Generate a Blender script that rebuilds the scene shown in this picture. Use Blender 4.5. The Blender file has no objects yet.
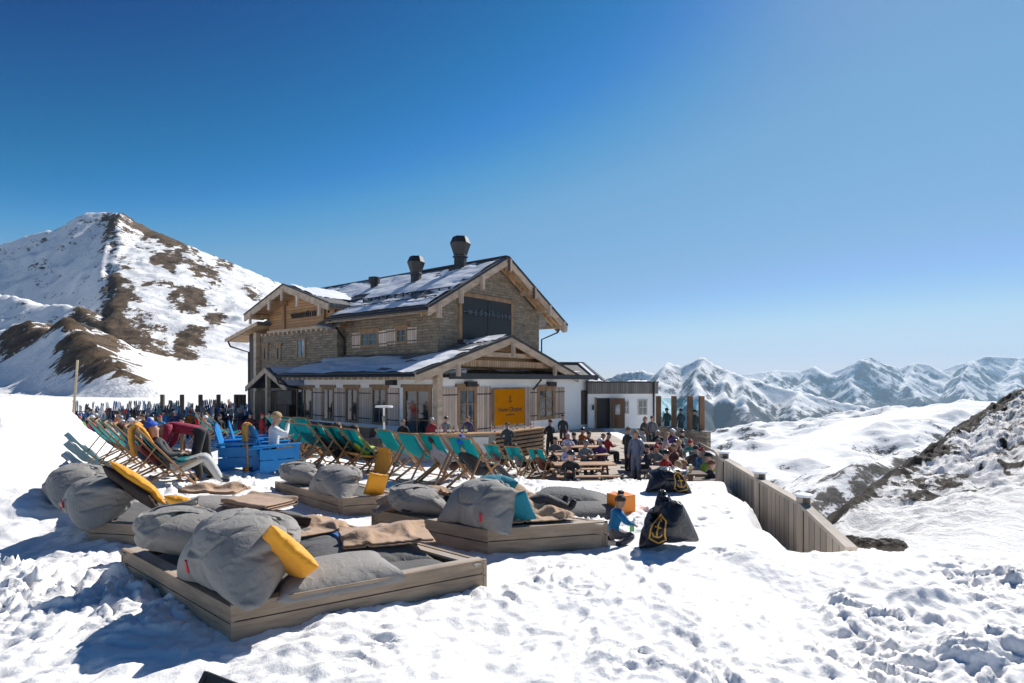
import bpy, bmesh, math, random
import numpy as np
from mathutils import Vector, Matrix, Euler
random.seed(7)
RNG = np.random.default_rng(11)
scene = bpy.context.scene
COL = scene.collection
F, HY, CZ = 570.0, 380.0, 3.5
R = math.radians

# ------------------------------------------------------------------ helpers
def W(px, py, d):
    "photo pixel at depth d -> world point"
    return Vector(((px - 512) / F * d, d, CZ - (py - HY) / F * d))

def sstep(a, b, x):
    t = np.clip((x - a) / (b - a), 0, 1)
    return t * t * (3 - 2 * t)

_perm = RNG.permutation(256)
_perm = np.concatenate([_perm, _perm, _perm])
_g2 = RNG.normal(size=(256, 2)); _g2 /= np.linalg.norm(_g2, axis=1)[:, None]
def perlin(x, y):
    xi = np.floor(x).astype(np.int64); yi = np.floor(y).astype(np.int64)
    xf = x - xi; yf = y - yi
    u = xf ** 3 * (xf * (xf * 6 - 15) + 10); v = yf ** 3 * (yf * (yf * 6 - 15) + 10)
    xi &= 255; yi &= 255
    def g(ix, iy, fx, fy):
        h = _perm[_perm[ix & 255] + (iy & 255)] & 255
        return _g2[h, 0] * fx + _g2[h, 1] * fy
    a = g(xi, yi, xf, yf); b = g(xi + 1, yi, xf - 1, yf)
    c = g(xi, yi + 1, xf, yf - 1); d = g(xi + 1, yi + 1, xf - 1, yf - 1)
    return ((a + u * (b - a)) + v * ((c + u * (d - c)) - (a + u * (b - a)))) * 1.5
def fbm(x, y, oct=4, gain=.5, ridged=False):
    s = np.zeros_like(x, dtype=float); a = 1.0; t = 0
    for o in range(oct):
        n = perlin(x * 2 ** o + 17.3 * o, y * 2 ** o - 9.1 * o)
        if ridged: n = 1 - 2 * np.abs(n)
        s += a * n; t += a; a *= gain
    return s / t

class MB:
    def __init__(s): s.v = []; s.f = []; s.m = []
    def add(s, vs, fs, mi=0):
        o = len(s.v); s.v += [tuple(v) for v in vs]
        s.f += [tuple(i + o for i in f) for f in fs]; s.m += [mi] * len(fs); return s
    def box(s, x0, x1, y0, y1, z0, z1, mi=0, M=None):
        vs = [(x, y, z) for z in (z0, z1) for y in (y0, y1) for x in (x0, x1)]
        if M is not None: vs = [M @ Vector(v) for v in vs]
        return s.add(vs, [(0, 2, 3, 1), (4, 5, 7, 6), (0, 1, 5, 4), (1, 3, 7, 5), (3, 2, 6, 7), (2, 0, 4, 6)], mi)
    def bar(s, p, q, w, h, up=(0, 0, 1), mi=0, ext=0):
        p = Vector(p); q = Vector(q); d = (q - p).normalized(); p = p - d * ext; q = q + d * ext
        a = d.cross(Vector(up))
        if a.length < 1e-4: a = d.cross(Vector((1, 0, 0)))
        a.normalize(); b = a.cross(d).normalized()
        vs = []
        for c in (p, q):
            for i, j in ((-1, -1), (1, -1), (1, 1), (-1, 1)): vs.append(c + a * i * w / 2 + b * j * h / 2)
        return s.add(vs, [(3, 2, 1, 0), (4, 5, 6, 7), (0, 1, 5, 4), (1, 2, 6, 5), (2, 3, 7, 6), (3, 0, 4, 7)], mi)
    def tube(s, pts, rad, n=8, mi=0, cap=True):
        pts = [Vector(p) for p in pts]
        if not hasattr(rad, '__len__'): rad = [rad] * len(pts)
        vs = []; fs = []; prev = None
        for i, p in enumerate(pts):
            t = (pts[min(i + 1, len(pts) - 1)] - pts[max(i - 1, 0)]).normalized()
            a = prev - t * prev.dot(t) if prev is not None else t.cross(Vector((0, 0, 1)) if abs(t.z) < .95 else Vector((1, 0, 0)))
            a.normalize(); prev = a; b = t.cross(a)
            for k in range(n):
                an = 2 * math.pi * k / n; vs.append(p + (a * math.cos(an) + b * math.sin(an)) * rad[i])
        for i in range(len(pts) - 1):
            for k in range(n):
                k2 = (k + 1) % n; fs.append((i * n + k, i * n + k2, (i + 1) * n + k2, (i + 1) * n + k))
        if cap:
            fs.append(tuple(range(n - 1, -1, -1))); fs.append(tuple((len(pts) - 1) * n + k for k in range(n)))
        return s.add(vs, fs, mi)
    def prism(s, poly, ext, mi=0):
        n = len(poly); e = Vector(ext); a = [Vector(p) for p in poly]
        return s.add(a + [p + e for p in a], [tuple(range(n)), tuple(range(2 * n - 1, n - 1, -1))] +
                     [(i, i + n, (i + 1) % n + n, (i + 1) % n) for i in range(n)], mi)
    def grid(s, P, mi=0, flip=False):
        "P array (m,n,3)"
        m, n = P.shape[:2]; fs = []
        for i in range(m - 1):
            for j in range(n - 1):
                q = (i * n + j, i * n + j + 1, (i + 1) * n + j + 1, (i + 1) * n + j)
                fs.append(q[::-1] if flip else q)
        return s.add(P.reshape(-1, 3).tolist(), fs, mi)
    def build(s, name, mats, parent=None, smooth=False, loc=None, bevel=0):
        me = bpy.data.meshes.new(name); me.from_pydata(s.v, [], s.f)
        if not isinstance(mats, (list, tuple)): mats = [mats]
        for m in mats: me.materials.append(m)
        if len(mats) > 1: me.polygons.foreach_set('material_index', s.m)
        bm = bmesh.new(); bm.from_mesh(me)
        bmesh.ops.recalc_face_normals(bm, faces=bm.faces)
        if bevel:
            bmesh.ops.bevel(bm, geom=[e for e in bm.edges if e.is_manifold and e.calc_face_angle(0) > .6], offset=bevel, segments=2, affect='EDGES', profile=.6)
        bm.to_mesh(me); bm.free()
        if smooth: me.polygons.foreach_set('use_smooth', [True] * len(me.polygons))
        o = bpy.data.objects.new(name, me); COL.objects.link(o)
        if parent: o.parent = parent
        if loc is not None: o.location = loc
        return o

def np_mesh(name, P, mats, parent=None, smooth=True, attr=None, keep=None):
    "P (m,n,3) numpy grid -> mesh; attr dict name->(m,n)"
    m, n = P.shape[:2]; idx = np.arange(m * n).reshape(m, n)
    q = np.stack([idx[:-1, :-1], idx[:-1, 1:], idx[1:, 1:], idx[1:, :-1]], -1).reshape(-1, 4)
    if keep is not None: q = q[keep[:-1, :-1].ravel()]
    me = bpy.data.meshes.new(name)
    me.vertices.add(m * n); me.vertices.foreach_set('co', P.reshape(-1).astype(np.float32))
    me.loops.add(q.size); me.loops.foreach_set('vertex_index', q.reshape(-1).astype(np.int32))
    me.polygons.add(len(q)); me.polygons.foreach_set('loop_start', np.arange(0, q.size, 4, dtype=np.int32))
    me.polygons.foreach_set('use_smooth', np.full(len(q), smooth))
    me.update(calc_edges=True); me.validate()
    if attr:
        for k, a in attr.items():
            at = me.attributes.new(k, 'FLOAT', 'POINT'); at.data.foreach_set('value', a.reshape(-1).astype(np.float32))
    me.materials.append(mats)
    o = bpy.data.objects.new(name, me); COL.objects.link(o)
    if parent: o.parent = parent
    return o

def tag(o, label=None, cat=None, group=None, kind=None):
    if label: o['label'] = label
    if cat: o['category'] = cat
    if group: o['group'] = group
    if kind: o['kind'] = kind
    return o
def empty(name, loc=(0, 0, 0), rz=0, rx=0, ry=0):
    o = bpy.data.objects.new(name, None); COL.objects.link(o)
    o.location = loc; o.rotation_euler = (rx, ry, rz); o.empty_display_size = .2
    return o
def children(o): return [c for c in bpy.data.objects if c.parent == o]
KIDS = {}
def copy_tree(o, parent=None):
    if o.name not in KIDS: KIDS[o.name] = children(o)
    c = o.copy(); COL.objects.link(c)
    if parent: c.parent = parent
    ks = []
    for ch in KIDS[o.name]: ks.append(copy_tree(ch, c))
    return c

# ------------------------------------------------------------------ materials
class NT:
    def __init__(s, name):
        s.m = bpy.data.materials.new(name); s.m.use_nodes = True; s.t = s.m.node_tree; s.t.nodes.clear()
        s.out = s.n('ShaderNodeOutputMaterial'); s.b = s.n('ShaderNodeBsdfPrincipled'); s.l(s.b.outputs[0], s.out.inputs[0])
    def n(s, t, **k):
        x = s.t.nodes.new(t)
        for a, b in k.items(): setattr(x, a, b)
        return x
    def l(s, a, b): s.t.links.new(a, b); return b
    def coord(s, kind='Object', scale=(1, 1, 1), rot=(0, 0, 0)):
        tc = s.n('ShaderNodeTexCoord'); mp = s.n('ShaderNodeMapping'); mp.inputs['Scale'].default_value = scale; mp.inputs['Rotation'].default_value = rot
        s.l(tc.outputs[kind], mp.inputs[0]); return mp.outputs[0]
    def noise(s, vec, scale, detail=4, rough=.55, dist=0):
        x = s.n('ShaderNodeTexNoise'); x.inputs['Scale'].default_value = scale; x.inputs['Detail'].default_value = detail
        x.inputs['Roughness'].default_value = rough; x.inputs['Distortion'].default_value = dist; s.l(vec, x.inputs['Vector']); return x.outputs['Fac']
    def ramp(s, fac, stops, interp='LINEAR'):
        x = s.n('ShaderNodeValToRGB'); x.color_ramp.interpolation = interp; e = x.color_ramp.elements
        while len(e) < len(stops): e.new(.5)
        for i, (p, c) in enumerate(stops):
            e[i].position = p; e[i].color = (*c, 1) if hasattr(c, '__len__') else (c, c, c, 1)
        s.l(fac, x.inputs[0]); return x.outputs[0]
    def math(s, op, a, b=None, c=None, clamp=False):
        x = s.n('ShaderNodeMath', operation=op); x.use_clamp = clamp
        for i, v in enumerate((a, b, c)):
            if v is None: continue
            if hasattr(v, 'links') or hasattr(v, 'is_linked'): s.l(v, x.inputs[i])
            else: x.inputs[i].default_value = v
        return x.outputs[0]
    def mix(s, f, a, b, mode='MIX'):
        x = s.n('ShaderNodeMix', data_type='RGBA', blend_type=mode)
        for i, v in ((0, f), (6, a), (7, b)):
            if hasattr(v, 'is_linked'): s.l(v, x.inputs[i])
            elif i == 0: x.inputs[0].default_value = v
            else: x.inputs[i].default_value = (*v, 1)
        return x.outputs[2]
    def bump(s, h, strength=.5, dist=.02, normal=None):
        x = s.n('ShaderNodeBump'); x.inputs['Strength'].default_value = strength; x.inputs['Distance'].default_value = dist
        s.l(h, x.inputs['Height'])
        if normal is not None: s.l(normal, x.inputs['Normal'])
        return x.outputs[0]
    def done(s, col=None, rough=.7, normal=None, metal=0, spec=None):
        b = s.b
        if col is not None:
            if hasattr(col, 'is_linked'): s.l(col, b.inputs['Base Color'])
            else: b.inputs['Base Color'].default_value = (*col, 1)
        if hasattr(rough, 'is_linked'): s.l(rough, b.inputs['Roughness'])
        else: b.inputs['Roughness'].default_value = rough
        b.inputs['Metallic'].default_value = metal
        if spec is not None: b.inputs['Specular IOR Level'].default_value = spec
        if normal is not None: s.l(normal, b.inputs['Normal'])
        return s.m

def sc3(c, k): return tuple(min(1, x * k) for x in c)
def m_plain(name, c, rough=.7, var=.25, scale=6, bump=.15, metal=0, bs=40, dist=.004):
    n = NT(name); v = n.coord(); a = n.noise(v, scale, 5)
    col = n.ramp(a, [(.3, sc3(c, 1 - var)), (.7, sc3(c, 1 + var))])
    return n.done(col, rough, n.bump(n.noise(v, bs, 4), bump, dist), metal)
def m_wood(name, c, axis='x', plank=.16, rough=.75, var=.3, gap=.06, across='z', off=0.0):
    "grain along `axis`, board joints every `plank` metres along `across`"
    n = NT(name); sc = {'x': (1, 14, 14), 'y': (14, 1, 14), 'z': (14, 14, 1)}[axis]
    g = n.noise(n.coord(scale=sc), 2.2, 6, .65, .6)
    big = n.noise(n.coord(scale=tuple(1 if k == 1 else 2.5 for k in sc)), 1.3, 3)
    col = n.ramp(g, [(.25, sc3(c, 1 - var * 1.3)), (.5, c), (.75, sc3(c, 1 + var))])
    col = n.mix(.6, col, n.ramp(big, [(.35, sc3(c, .6)), (.65, sc3(c, 1.25))]))
    h = g
    if plank:
        sp = n.n('ShaderNodeSeparateXYZ'); n.l(n.coord(), sp.inputs[0]); q = n.math('DIVIDE', n.math('ADD', sp.outputs['xyz'.index(across)], 100.0 + off), plank)
        fr = n.math('FRACT', q); wn = n.n('ShaderNodeTexWhiteNoise', noise_dimensions='1D'); n.l(n.math('FLOOR', q), wn.inputs['W'])
        col = n.mix(.55, col, n.mix(wn.outputs['Value'], sc3(c, .55), sc3(c, 1.35)), 'MIX')
        ln = n.math('LESS_THAN', n.math('MINIMUM', fr, n.math('SUBTRACT', 1.0, fr)), gap)
        col = n.mix(ln, col, sc3(c, .22))
        h = n.math('SUBTRACT', g, n.math('MULTIPLY', ln, 2.0))
    return n.done(col, rough, n.bump(h, .5, .006))
def m_fabric(name, c, rough=.85, var=.12, sheen=.0, wr=.5):
    n = NT(name); v = n.coord(); a = n.noise(v, 3, 4); f = n.noise(v, 260, 2); w = n.noise(v, 9, 3, .5, 1.2)
    col = n.ramp(a, [(.3, sc3(c, 1 - var)), (.7, sc3(c, 1 + var))])
    nb = n.bump(f, .25, .002); nb = n.bump(w, wr, .02, nb)
    n.b.inputs['Sheen Weight'].default_value = sheen
    return n.done(col, rough, nb)
HAZE = True
# ------------------------------------------------------------------ settled cloth
def weld(o):
    bm = bmesh.new(); bm.from_mesh(o.data); bmesh.ops.remove_doubles(bm, verts=bm.verts, dist=.0004); bmesh.ops.recalc_face_normals(bm, faces=bm.faces); bm.to_mesh(o.data); bm.free()
def cloth_sim(o, frames, bumps=None, grav=1.0, selfc=False, **kw):
    "settle a cloth object and hand back the settled mesh"
    fl = MB().box(-4, 4, -4, 4, -1, 0).build('ground_stop', []); ex = [fl]
    if bumps:
        for (x, y, z, r) in bumps:
            th = np.linspace(0, np.pi, 13)[:, None]; ph = np.linspace(0, 2 * np.pi, 21)[None, :]
            b = MB(); b.grid(np.stack([x + r * np.sin(th) * np.cos(ph), y + r * np.sin(th) * np.sin(ph), z + r * np.cos(th) + 0 * ph], -1)); bo_ = b.build('bump', []); weld(bo_); ex.append(bo_)
    for e_ in ex: e_.modifiers.new('c', 'COLLISION'); e_.collision.thickness_outer = .01; e_.collision.cloth_friction = 40
    cl = o.modifiers.new('cloth', 'CLOTH'); s = cl.settings
    s.quality = 6; s.mass = .25; s.tension_stiffness = 25; s.compression_stiffness = 25; s.shear_stiffness = 8; s.tension_damping = 8; s.air_damping = 2.0; s.effector_weights.gravity = grav
    for a, b in kw.items(): setattr(s, a, b)
    cl.collision_settings.distance_min = .01; cl.collision_settings.use_self_collision = selfc; cl.collision_settings.self_distance_min = .012
    cl.point_cache.frame_start = 1; cl.point_cache.frame_end = frames + 2
    for f in range(1, frames + 1): scene.frame_set(f)
    me = bpy.data.meshes.new_from_object(o.evaluated_get(bpy.context.evaluated_depsgraph_get()))
    bpy.data.objects.remove(o)
    for e_ in ex: bpy.data.objects.remove(e_)
    scene.frame_set(1); return me
def sim_pillow(w, h, lean, frames, press=6.0, fluid=10.0, seed=0, n=44, bend=.3, t0=.06, grav=1.0):
    "two sewn rectangles of cloth, filled and let slump; returns (mesh centred on its foot, size)"
    m = max(20, int(n * h / w)); g1 = np.linspace(-1, 1, n); g2 = np.linspace(0, 1, m); X, Z = np.meshgrid(g1, g2)
    th = t0 * (1 - X ** 2) ** .5 * (1 - (2 * Z - 1) ** 2) ** .5; jit = .012 * fbm(X * 2 + seed, Z * 2 + seed, 3)
    def Q(sg):
        y = sg * th + jit; zz = Z * h
        return np.stack([X * w / 2, y * math.cos(lean) + zz * math.sin(lean), zz * math.cos(lean) - y * math.sin(lean) + .03], -1)
    mb = MB(); mb.grid(Q(1)); mb.grid(Q(-1), flip=True); o = mb.build('cover', [], smooth=True); weld(o)
    me = cloth_sim(o, frames, None, grav, bending_stiffness=bend, use_pressure=True, uniform_pressure_force=press, fluid_density=fluid)
    C = np.empty(len(me.vertices) * 3, np.float32); me.vertices.foreach_get('co', C); C = C.reshape(-1, 3); lo, hi = C.min(0), C.max(0)
    if not np.isfinite(C).all() or (hi - lo).max() > 2.5 * max(w, h): return None, None
    C -= np.array([(lo[0] + hi[0]) / 2, (lo[1] + hi[1]) / 2, lo[2]]); me.vertices.foreach_set('co', C.reshape(-1)); me.update()
    return me, hi - lo
def sim_blanket(w, d, layers, frames=28, seed=0, bumps=None, gap=.04, wob=.05, n=40, z0=.1):
    "a wool sheet folded zigzag and dropped on what lies beneath"
    rs = np.random.default_rng(seed); k = 18; path = []
    for i in range(layers):
        ys = np.linspace(-d / 2, d / 2, k) * (1 if i % 2 == 0 else -1)
        path += [(y + (0.02 * i), z0 + gap * i) for y in ys]
    path = np.array(path); g = np.linspace(-w / 2, w / 2, n)
    X = g[None, :] + 0 * path[:, :1]; Y = path[:, :1] + 0 * g[None, :]; Z = path[:, 1:] + 0 * g[None, :]
    lay = (np.arange(len(path)) // k)[:, None]
    X = X * (1 - .015 * lay) + .02 * fbm(Y * 1.5 + seed, X * 0 + lay, 2) ; Z = Z + wob * (fbm(X * 2.2 + seed, Y * 2.2, 3) + .3)
    Y = Y + .03 * fbm(X * 2 + seed, X * 0 + lay * .3, 2)
    a = R(rs.uniform(-6, 6)); X = X + Y * math.sin(a)
    m = MB(); m.grid(np.stack([X, Y, Z], -1)); o = m.build('blanket', [], smooth=True)
    me = cloth_sim(o, frames, bumps, 1.0, layers > 1, bending_stiffness=.6)
    C = np.empty(len(me.vertices) * 3, np.float32); me.vertices.foreach_get('co', C); C = C.reshape(-1, 3)
    if not np.isfinite(C).all() or np.abs(C).max() > 3 * max(w, d): return None, None
    return me, C.max(0) - C.min(0)
SHAPES = [sim_pillow(1.5, 1.5, .75, 30, seed=5), sim_pillow(1.6, 1.5, .5, 26), sim_pillow(1.4, 1.6, .2, 30, fluid=8.0, seed=7), sim_pillow(1.4, 1.1, 1.5, 24, press=3.0, fluid=0.0, seed=2), sim_pillow(.6, .55, 1.57, 11, press=1.2, fluid=0.0, grav=0, n=32, t0=.02, seed=1)]
BUMPS = {1: None, 2: [(.2, .1, -.05, .16), (-.3, -.1, -.1, .2)], 3: [(.3, .1, .0, .16), (-.3, -.1, .0, .18), (0, .3, -.02, .14), (.5, -.3, 0, .12), (-.5, .25, 0, .13)]}
BLK = [sim_blanket(1.0, .6, 3, seed=1), sim_blanket(1.2, .8, 2, seed=2, bumps=BUMPS[2]), sim_blanket(1.4, 1.1, 1, frames=34, seed=3, z0=.35, bumps=BUMPS[3], wob=.12), sim_blanket(1.2, 1.0, 1, frames=30, seed=9, z0=.4, bumps=[(.2, .2, .05, .2), (-.25, .1, .05, .2), (.0, -.2, .05, .17), (.35, -.15, 0, .15)], wob=.2, gap=.02)]
# ------------------------------------------------------------------ camera, sky, sun
cam = bpy.data.cameras.new('camera'); co = bpy.data.objects.new('camera', cam); COL.objects.link(co)
co.location = (0, 0, CZ); co.rotation_euler = (R(90), 0, 0)
cam.lens = 36 * F / 1024; cam.sensor_width = 36; cam.shift_y = (HY - 341.5) / 1024
cam.clip_start = .1; cam.clip_end = 200000; scene.camera = co
SUN_AZ, SUN_EL = 38.0, 40.0
world = bpy.data.worlds.new('World'); scene.world = world; world.use_nodes = True
wt = world.node_tree; wt.nodes.clear()
sky = wt.nodes.new('ShaderNodeTexSky'); sky.sky_type = 'NISHITA'; sky.sun_disc = False
sky.sun_elevation = R(SUN_EL); sky.sun_rotation = R(SUN_AZ); sky.altitude = 2400; sky.air_density = 1.0; sky.dust_density = .5; sky.ozone_density = 3.0
def lin_(c): return ((c / 255 + .055) / 1.055) ** 2.4 if c > 10 else c / 255 / 12.92
KS, KX = .12, 1.22
def vmul(src, k):
    x = wt.nodes.new('ShaderNodeVectorMath'); x.operation = 'SCALE'; x.inputs['Scale'].default_value = k; wt.links.new(src, x.inputs[0]); return x.outputs[0]
cv = wt.nodes.new('ShaderNodeRGBCurve'); mp_ = cv.mapping
for ch, pr in enumerate((((50, 2), (60, 28), (65, 46), (69, 76), (76, 114), (104, 148), (122, 190), (160, 226)),
                         ((68, 64), (79, 110), (86, 131), (91, 152), (98, 167), (125, 186), (144, 220), (180, 236)),
                         ((92, 120), (106, 165), (110, 177), (117, 203), (150, 226), (158, 243), (190, 248)))):
    c_ = mp_.curves[ch]; pts_ = [(0, 0)] + [(lin_(p) * 4 / 4, lin_(q)) for p, q in pr]
    c_.points[0].location = pts_[0]; c_.points[1].location = pts_[1]
    for q in pts_[2:] + [(1.0, lin_(pr[-1][1]) * 1.08)]: c_.points.new(*q)
    for p in c_.points: p.handle_type = 'VECTOR'
mp_.update()
bg = wt.nodes.new('ShaderNodeBackground'); bg.inputs[1].default_value = KS; wo = wt.nodes.new('ShaderNodeOutputWorld')
wt.links.new(vmul(sky.outputs[0], KS * 1.087 / 4 * 1.12), cv.inputs['Color']); wt.links.new(vmul(cv.outputs[0], 1.0 / (KS * KX)), bg.inputs[0]); wt.links.new(bg.outputs[0], wo.inputs[0])
sun = bpy.data.lights.new('sun', 'SUN'); sun.energy = 5.0; sun.angle = R(.5); sun.color = (1, .955, .89)
so = bpy.data.objects.new('sun', sun); COL.objects.link(so); so.rotation_euler = (R(90 - SUN_EL), 0, R(-SUN_AZ) + math.pi + math.pi)
so.rotation_euler = Vector((-math.sin(R(SUN_AZ)) * math.cos(R(SUN_EL)), -math.cos(R(SUN_AZ)) * math.cos(R(SUN_EL)), -math.sin(R(SUN_EL)))).to_track_quat('-Z', 'Y').to_euler()
so.location = (30, 40, 60)
vs_ = scene.view_settings; vs_.view_transform = 'Standard'; vs_.look = 'None'; vs_.exposure = .29; vs_.gamma = 1
scene.cycles.max_bounces = 6; scene.cycles.diffuse_bounces = 4; scene.cycles.glossy_bounces = 2; scene.cycles.transmission_bounces = 4
scene.cycles.volume_bounces = 0; scene.cycles.transparent_max_bounces = 8
scene.cycles.use_denoising = True; scene.cycles.use_adaptive_sampling = True

# ------------------------------------------------------------------ terrain materials
def m_snow(name='snow', fine=True, col=(.93, .92, .905)):
    n = NT(name); v = n.coord()
    c = n.ramp(n.noise(v, 1.1, 4), [(.3, sc3(col, .93)), (.7, col)])
    nb = None
    if fine:
        nb = n.bump(n.noise(v, 5, 6, .62), .4, .06)
        nb = n.bump(n.noise(v, 26, 5, .65, .4), .4, .014, nb)
    else:
        nb = n.bump(n.noise(v, .25, 6, .6), .5, .5)
    n.b.inputs['Subsurface Weight'].default_value = 0
    return n.done(c, .62, nb, spec=.25)
def m_alpine(name, rock_a, rock_b, scale, bscale, bdist, snow=(.92, .915, .905), sharp=.06, thr=.5):
    "snow over rock: the rock attribute plus noise decides where rock is bare"
    n = NT(name); v = n.coord(); at = n.n('ShaderNodeAttribute', attribute_name='rock')
    nz = n.math('ADD', n.math('MULTIPLY', n.noise(v, scale, 10, .72), .6), n.math('MULTIPLY', n.noise(v, scale * 4.3, 8, .75), .4))
    k = n.math('ADD', at.outputs['Fac'], n.math('MULTIPLY', n.math('SUBTRACT', nz, .5), 2.6))
    mk = n.ramp(k, [(thr - sharp, 0.0), (thr + sharp, 1.0)])
    rk = n.ramp(n.noise(v, scale * 3, 6, .7), [(.3, rock_a), (.7, rock_b)])
    col = n.mix(mk, snow, rk)
    nb = n.bump(n.noise(v, bscale, 8, .7), .8, bdist)
    return n.done(col, .8, nb, spec=.15)
SNOW = m_snow()

# ------------------------------------------------------------------ near snow ground
def zbase(x, y):
    "snow surface height, metres, terrace level = 0"
    x = np.asarray(x, float); y = np.asarray(y, float)
    S = sstep(3.2, 6.5, -x) * sstep(7, 9.5, y)
    z = 1.5 - .02 * y + .3 * S
    edge = 12.6 + 1.2 * sstep(.5, -1.5, x) + 1.6 * sstep(-1.5, -3.2, x)
    z = z * (1 - sstep(edge, edge + 2.2 + 2.5 * sstep(-2, -6, x), y))
    z += 1.5 * sstep(8.7, 10.9, -x - .55 * (y - 12.5)) * sstep(6.5, 11, y) * (1 - sstep(14.5, 18, y))
    # trench along the timber fence, then the drop to the valley
    xf = 5.05 - .03 * (y - 11)
    x0 = 3.25 + (np.clip(y, 7, 12.5) - 7) * .24; tr = sstep(x0, x0 + .6, x + .1 * np.sin(y * 2.3)) * sstep(6.9, 7.7, y)
    z = z * (1 - tr) + np.minimum(z, .5) * tr * (1 - sstep(15, 18, y)) + tr * z * sstep(15, 18, y)
    z += .10 * np.exp(-((y - 6.6) / .45) ** 2) * sstep(2.2, 3.6, x)
    s = np.minimum(x - np.where(y > 19, 6.5 + (y - 19) * .0, xf) - .35, y - 8.3 - .25 * np.clip(x - 6, 0, 30) ** .8)
    z -= np.where(s > 0, np.minimum(.9 * s * s / (s + 1.2), 60), 0) * (y > 8)
    z -= 0.004 * np.clip(y - 60, 0, 500) + .5 * np.clip(x - 14, 0, 300) * (y > 20)
    return z
def ground_z(x, y): return float(zbase(x, y))
def P(px, py, up=0.0, dmin=3.0, dmax=70.0):
    "where the sight line of a photo pixel meets the ground raised by `up`"
    ds = np.linspace(dmin, dmax, 2400); X = (px - 512) / F * ds; Z = CZ - (py - HY) / F * ds
    below = Z <= zbase(X, ds) + up
    i = int(np.argmax(below)) if below.any() else len(ds) - 1
    return Vector((X[i], ds[i], float(Z[i])))

def build_ground():
    ys = [2.6]
    while ys[-1] < 420: ys.append(ys[-1] + max(.017, .0042 * ys[-1] if ys[-1] < 17 else .0042 * 17 * (ys[-1] / 17) ** 2.2))
    ys = np.concatenate([np.array([-30, -12, -4, 0, 1.2, 2.0]), np.array(ys)])
    xs = [0.0]
    while xs[-1] < 420: xs.append(xs[-1] + (.026 if xs[-1] < 4.5 else .026 + .012 * (xs[-1] - 4.5)))
    xs = np.array(xs); xs = np.concatenate([-xs[:0:-1], xs])
    X, Y = np.meshgrid(xs, ys); Z = zbase(X, Y)
    near = (1 - sstep(14, 22, Y)) * (1 - sstep(14, 30, np.abs(X)))
    wild = .62 + .6 * sstep(1.8, 4.0, X) * sstep(7.5, 6, Y) + .6 * sstep(6.4, 4.6, Y) + .7 * sstep(3.0, 5, -X) - .25 * sstep(9.0, 10.5, Y)
    wild = np.clip(wild, .25, 1.9)
    n1 = fbm(X * .55, Y * .55, 3); n2 = fbm(X * 1.7 + 5, Y * 1.7, 4, .55); n3 = fbm(X * 6.3, Y * 6.3 + 3, 4, .6)
    def billow(x, y, o=3, g=.5):
        t = 0; a = 1; w = 0
        for k in range(o): t = t + a * np.abs(perlin(x * 2 ** k + 5 * k, y * 2 ** k + 11 * k)); w += a; a *= g
        return t / w
    wx = .45 * fbm(X * 1.3, Y * 1.3 + 60, 3); wy = .45 * fbm(X * 1.3 + 90, Y * 1.3, 3)
    Z += near * wild * (.09 * n1 + .065 * n2 + .016 * n3 + .07 * (billow((X + wx) * 2.0, (Y + wy) * 2.0) - .2))
    # broken clods of shovelled snow, only in some places
    zone = sstep(.0, .4, fbm(X * .45 + 33, Y * .45 + 12, 3)) + .9 * np.exp(-((X + 4.6) / 1.0) ** 2 - ((Y - 5.6) / 1.6) ** 2) + .5 * sstep(4.9, 4.0, Y) * sstep(.5, 2.5, X) + .7 * sstep(7.5, 9, -X)
    cl = billow((X + wx) * 4.6 + 9, (Y + wy) * 4.6 + 80, 3, .55)
    Z += near * np.clip(zone, 0, 1.2) * .27 * (cl - .1)
    # ploughed furrows on the right shoulder
    fur = sstep(1.2, 2.6, X) * sstep(7.4, 6.6, Y)
    Z += fur * (.05 * np.sin((X * 1.1 - Y * 2.3 + .6 * n1) * 3.0) * sstep(-.1, .3, n1) + .10 * fbm(X * .9 + 3, Y * .9, 2))
    def boot(x, y, a):
        i0, i1 = np.searchsorted(ys, (y - .3, y + .3)); j0, j1 = np.searchsorted(xs, (x - .3, x + .3))
        dx, dy = X[i0:i1, j0:j1] - x, Y[i0:i1, j0:j1] - y; c, s = math.cos(a), math.sin(a); u, w = dx * c + dy * s, -dx * s + dy * c
        q = (u / .165) ** 2 + (w / .07) ** 2
        Z[i0:i1, j0:j1] += -.034 * (1 - sstep(.2, 1.4, q)) + .010 * np.exp(-((q - 1.7) / .5) ** 2)
    rb = random.Random(21)
    for (x, y, a, n) in ((.2, 4.1, 1.15, 15), (1.6, 4.3, 1.75, 18), (.9, 7.4, .5, 9), (-2.0, 9.6, .1, 12), (1.4, 8.3, 1.4, 8)):
        for k in range(n):
            a += rb.uniform(-.12, .12); x += .36 * math.cos(a); y += .36 * math.sin(a); sd = (-1) ** k * .11
            if 3.2 < y < 13: boot(x - sd * math.sin(a) + rb.uniform(-.04, .04), y + sd * math.cos(a), a + rb.uniform(-.2, .2))
    far = sstep(17, 40, Y)
    Z += far * .25 * fbm(X * .08, Y * .08, 4)
    return np_mesh('snow_ground', np.stack([X, Y, Z], -1), SNOW)
tag(build_ground(), kind='structure')

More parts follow.
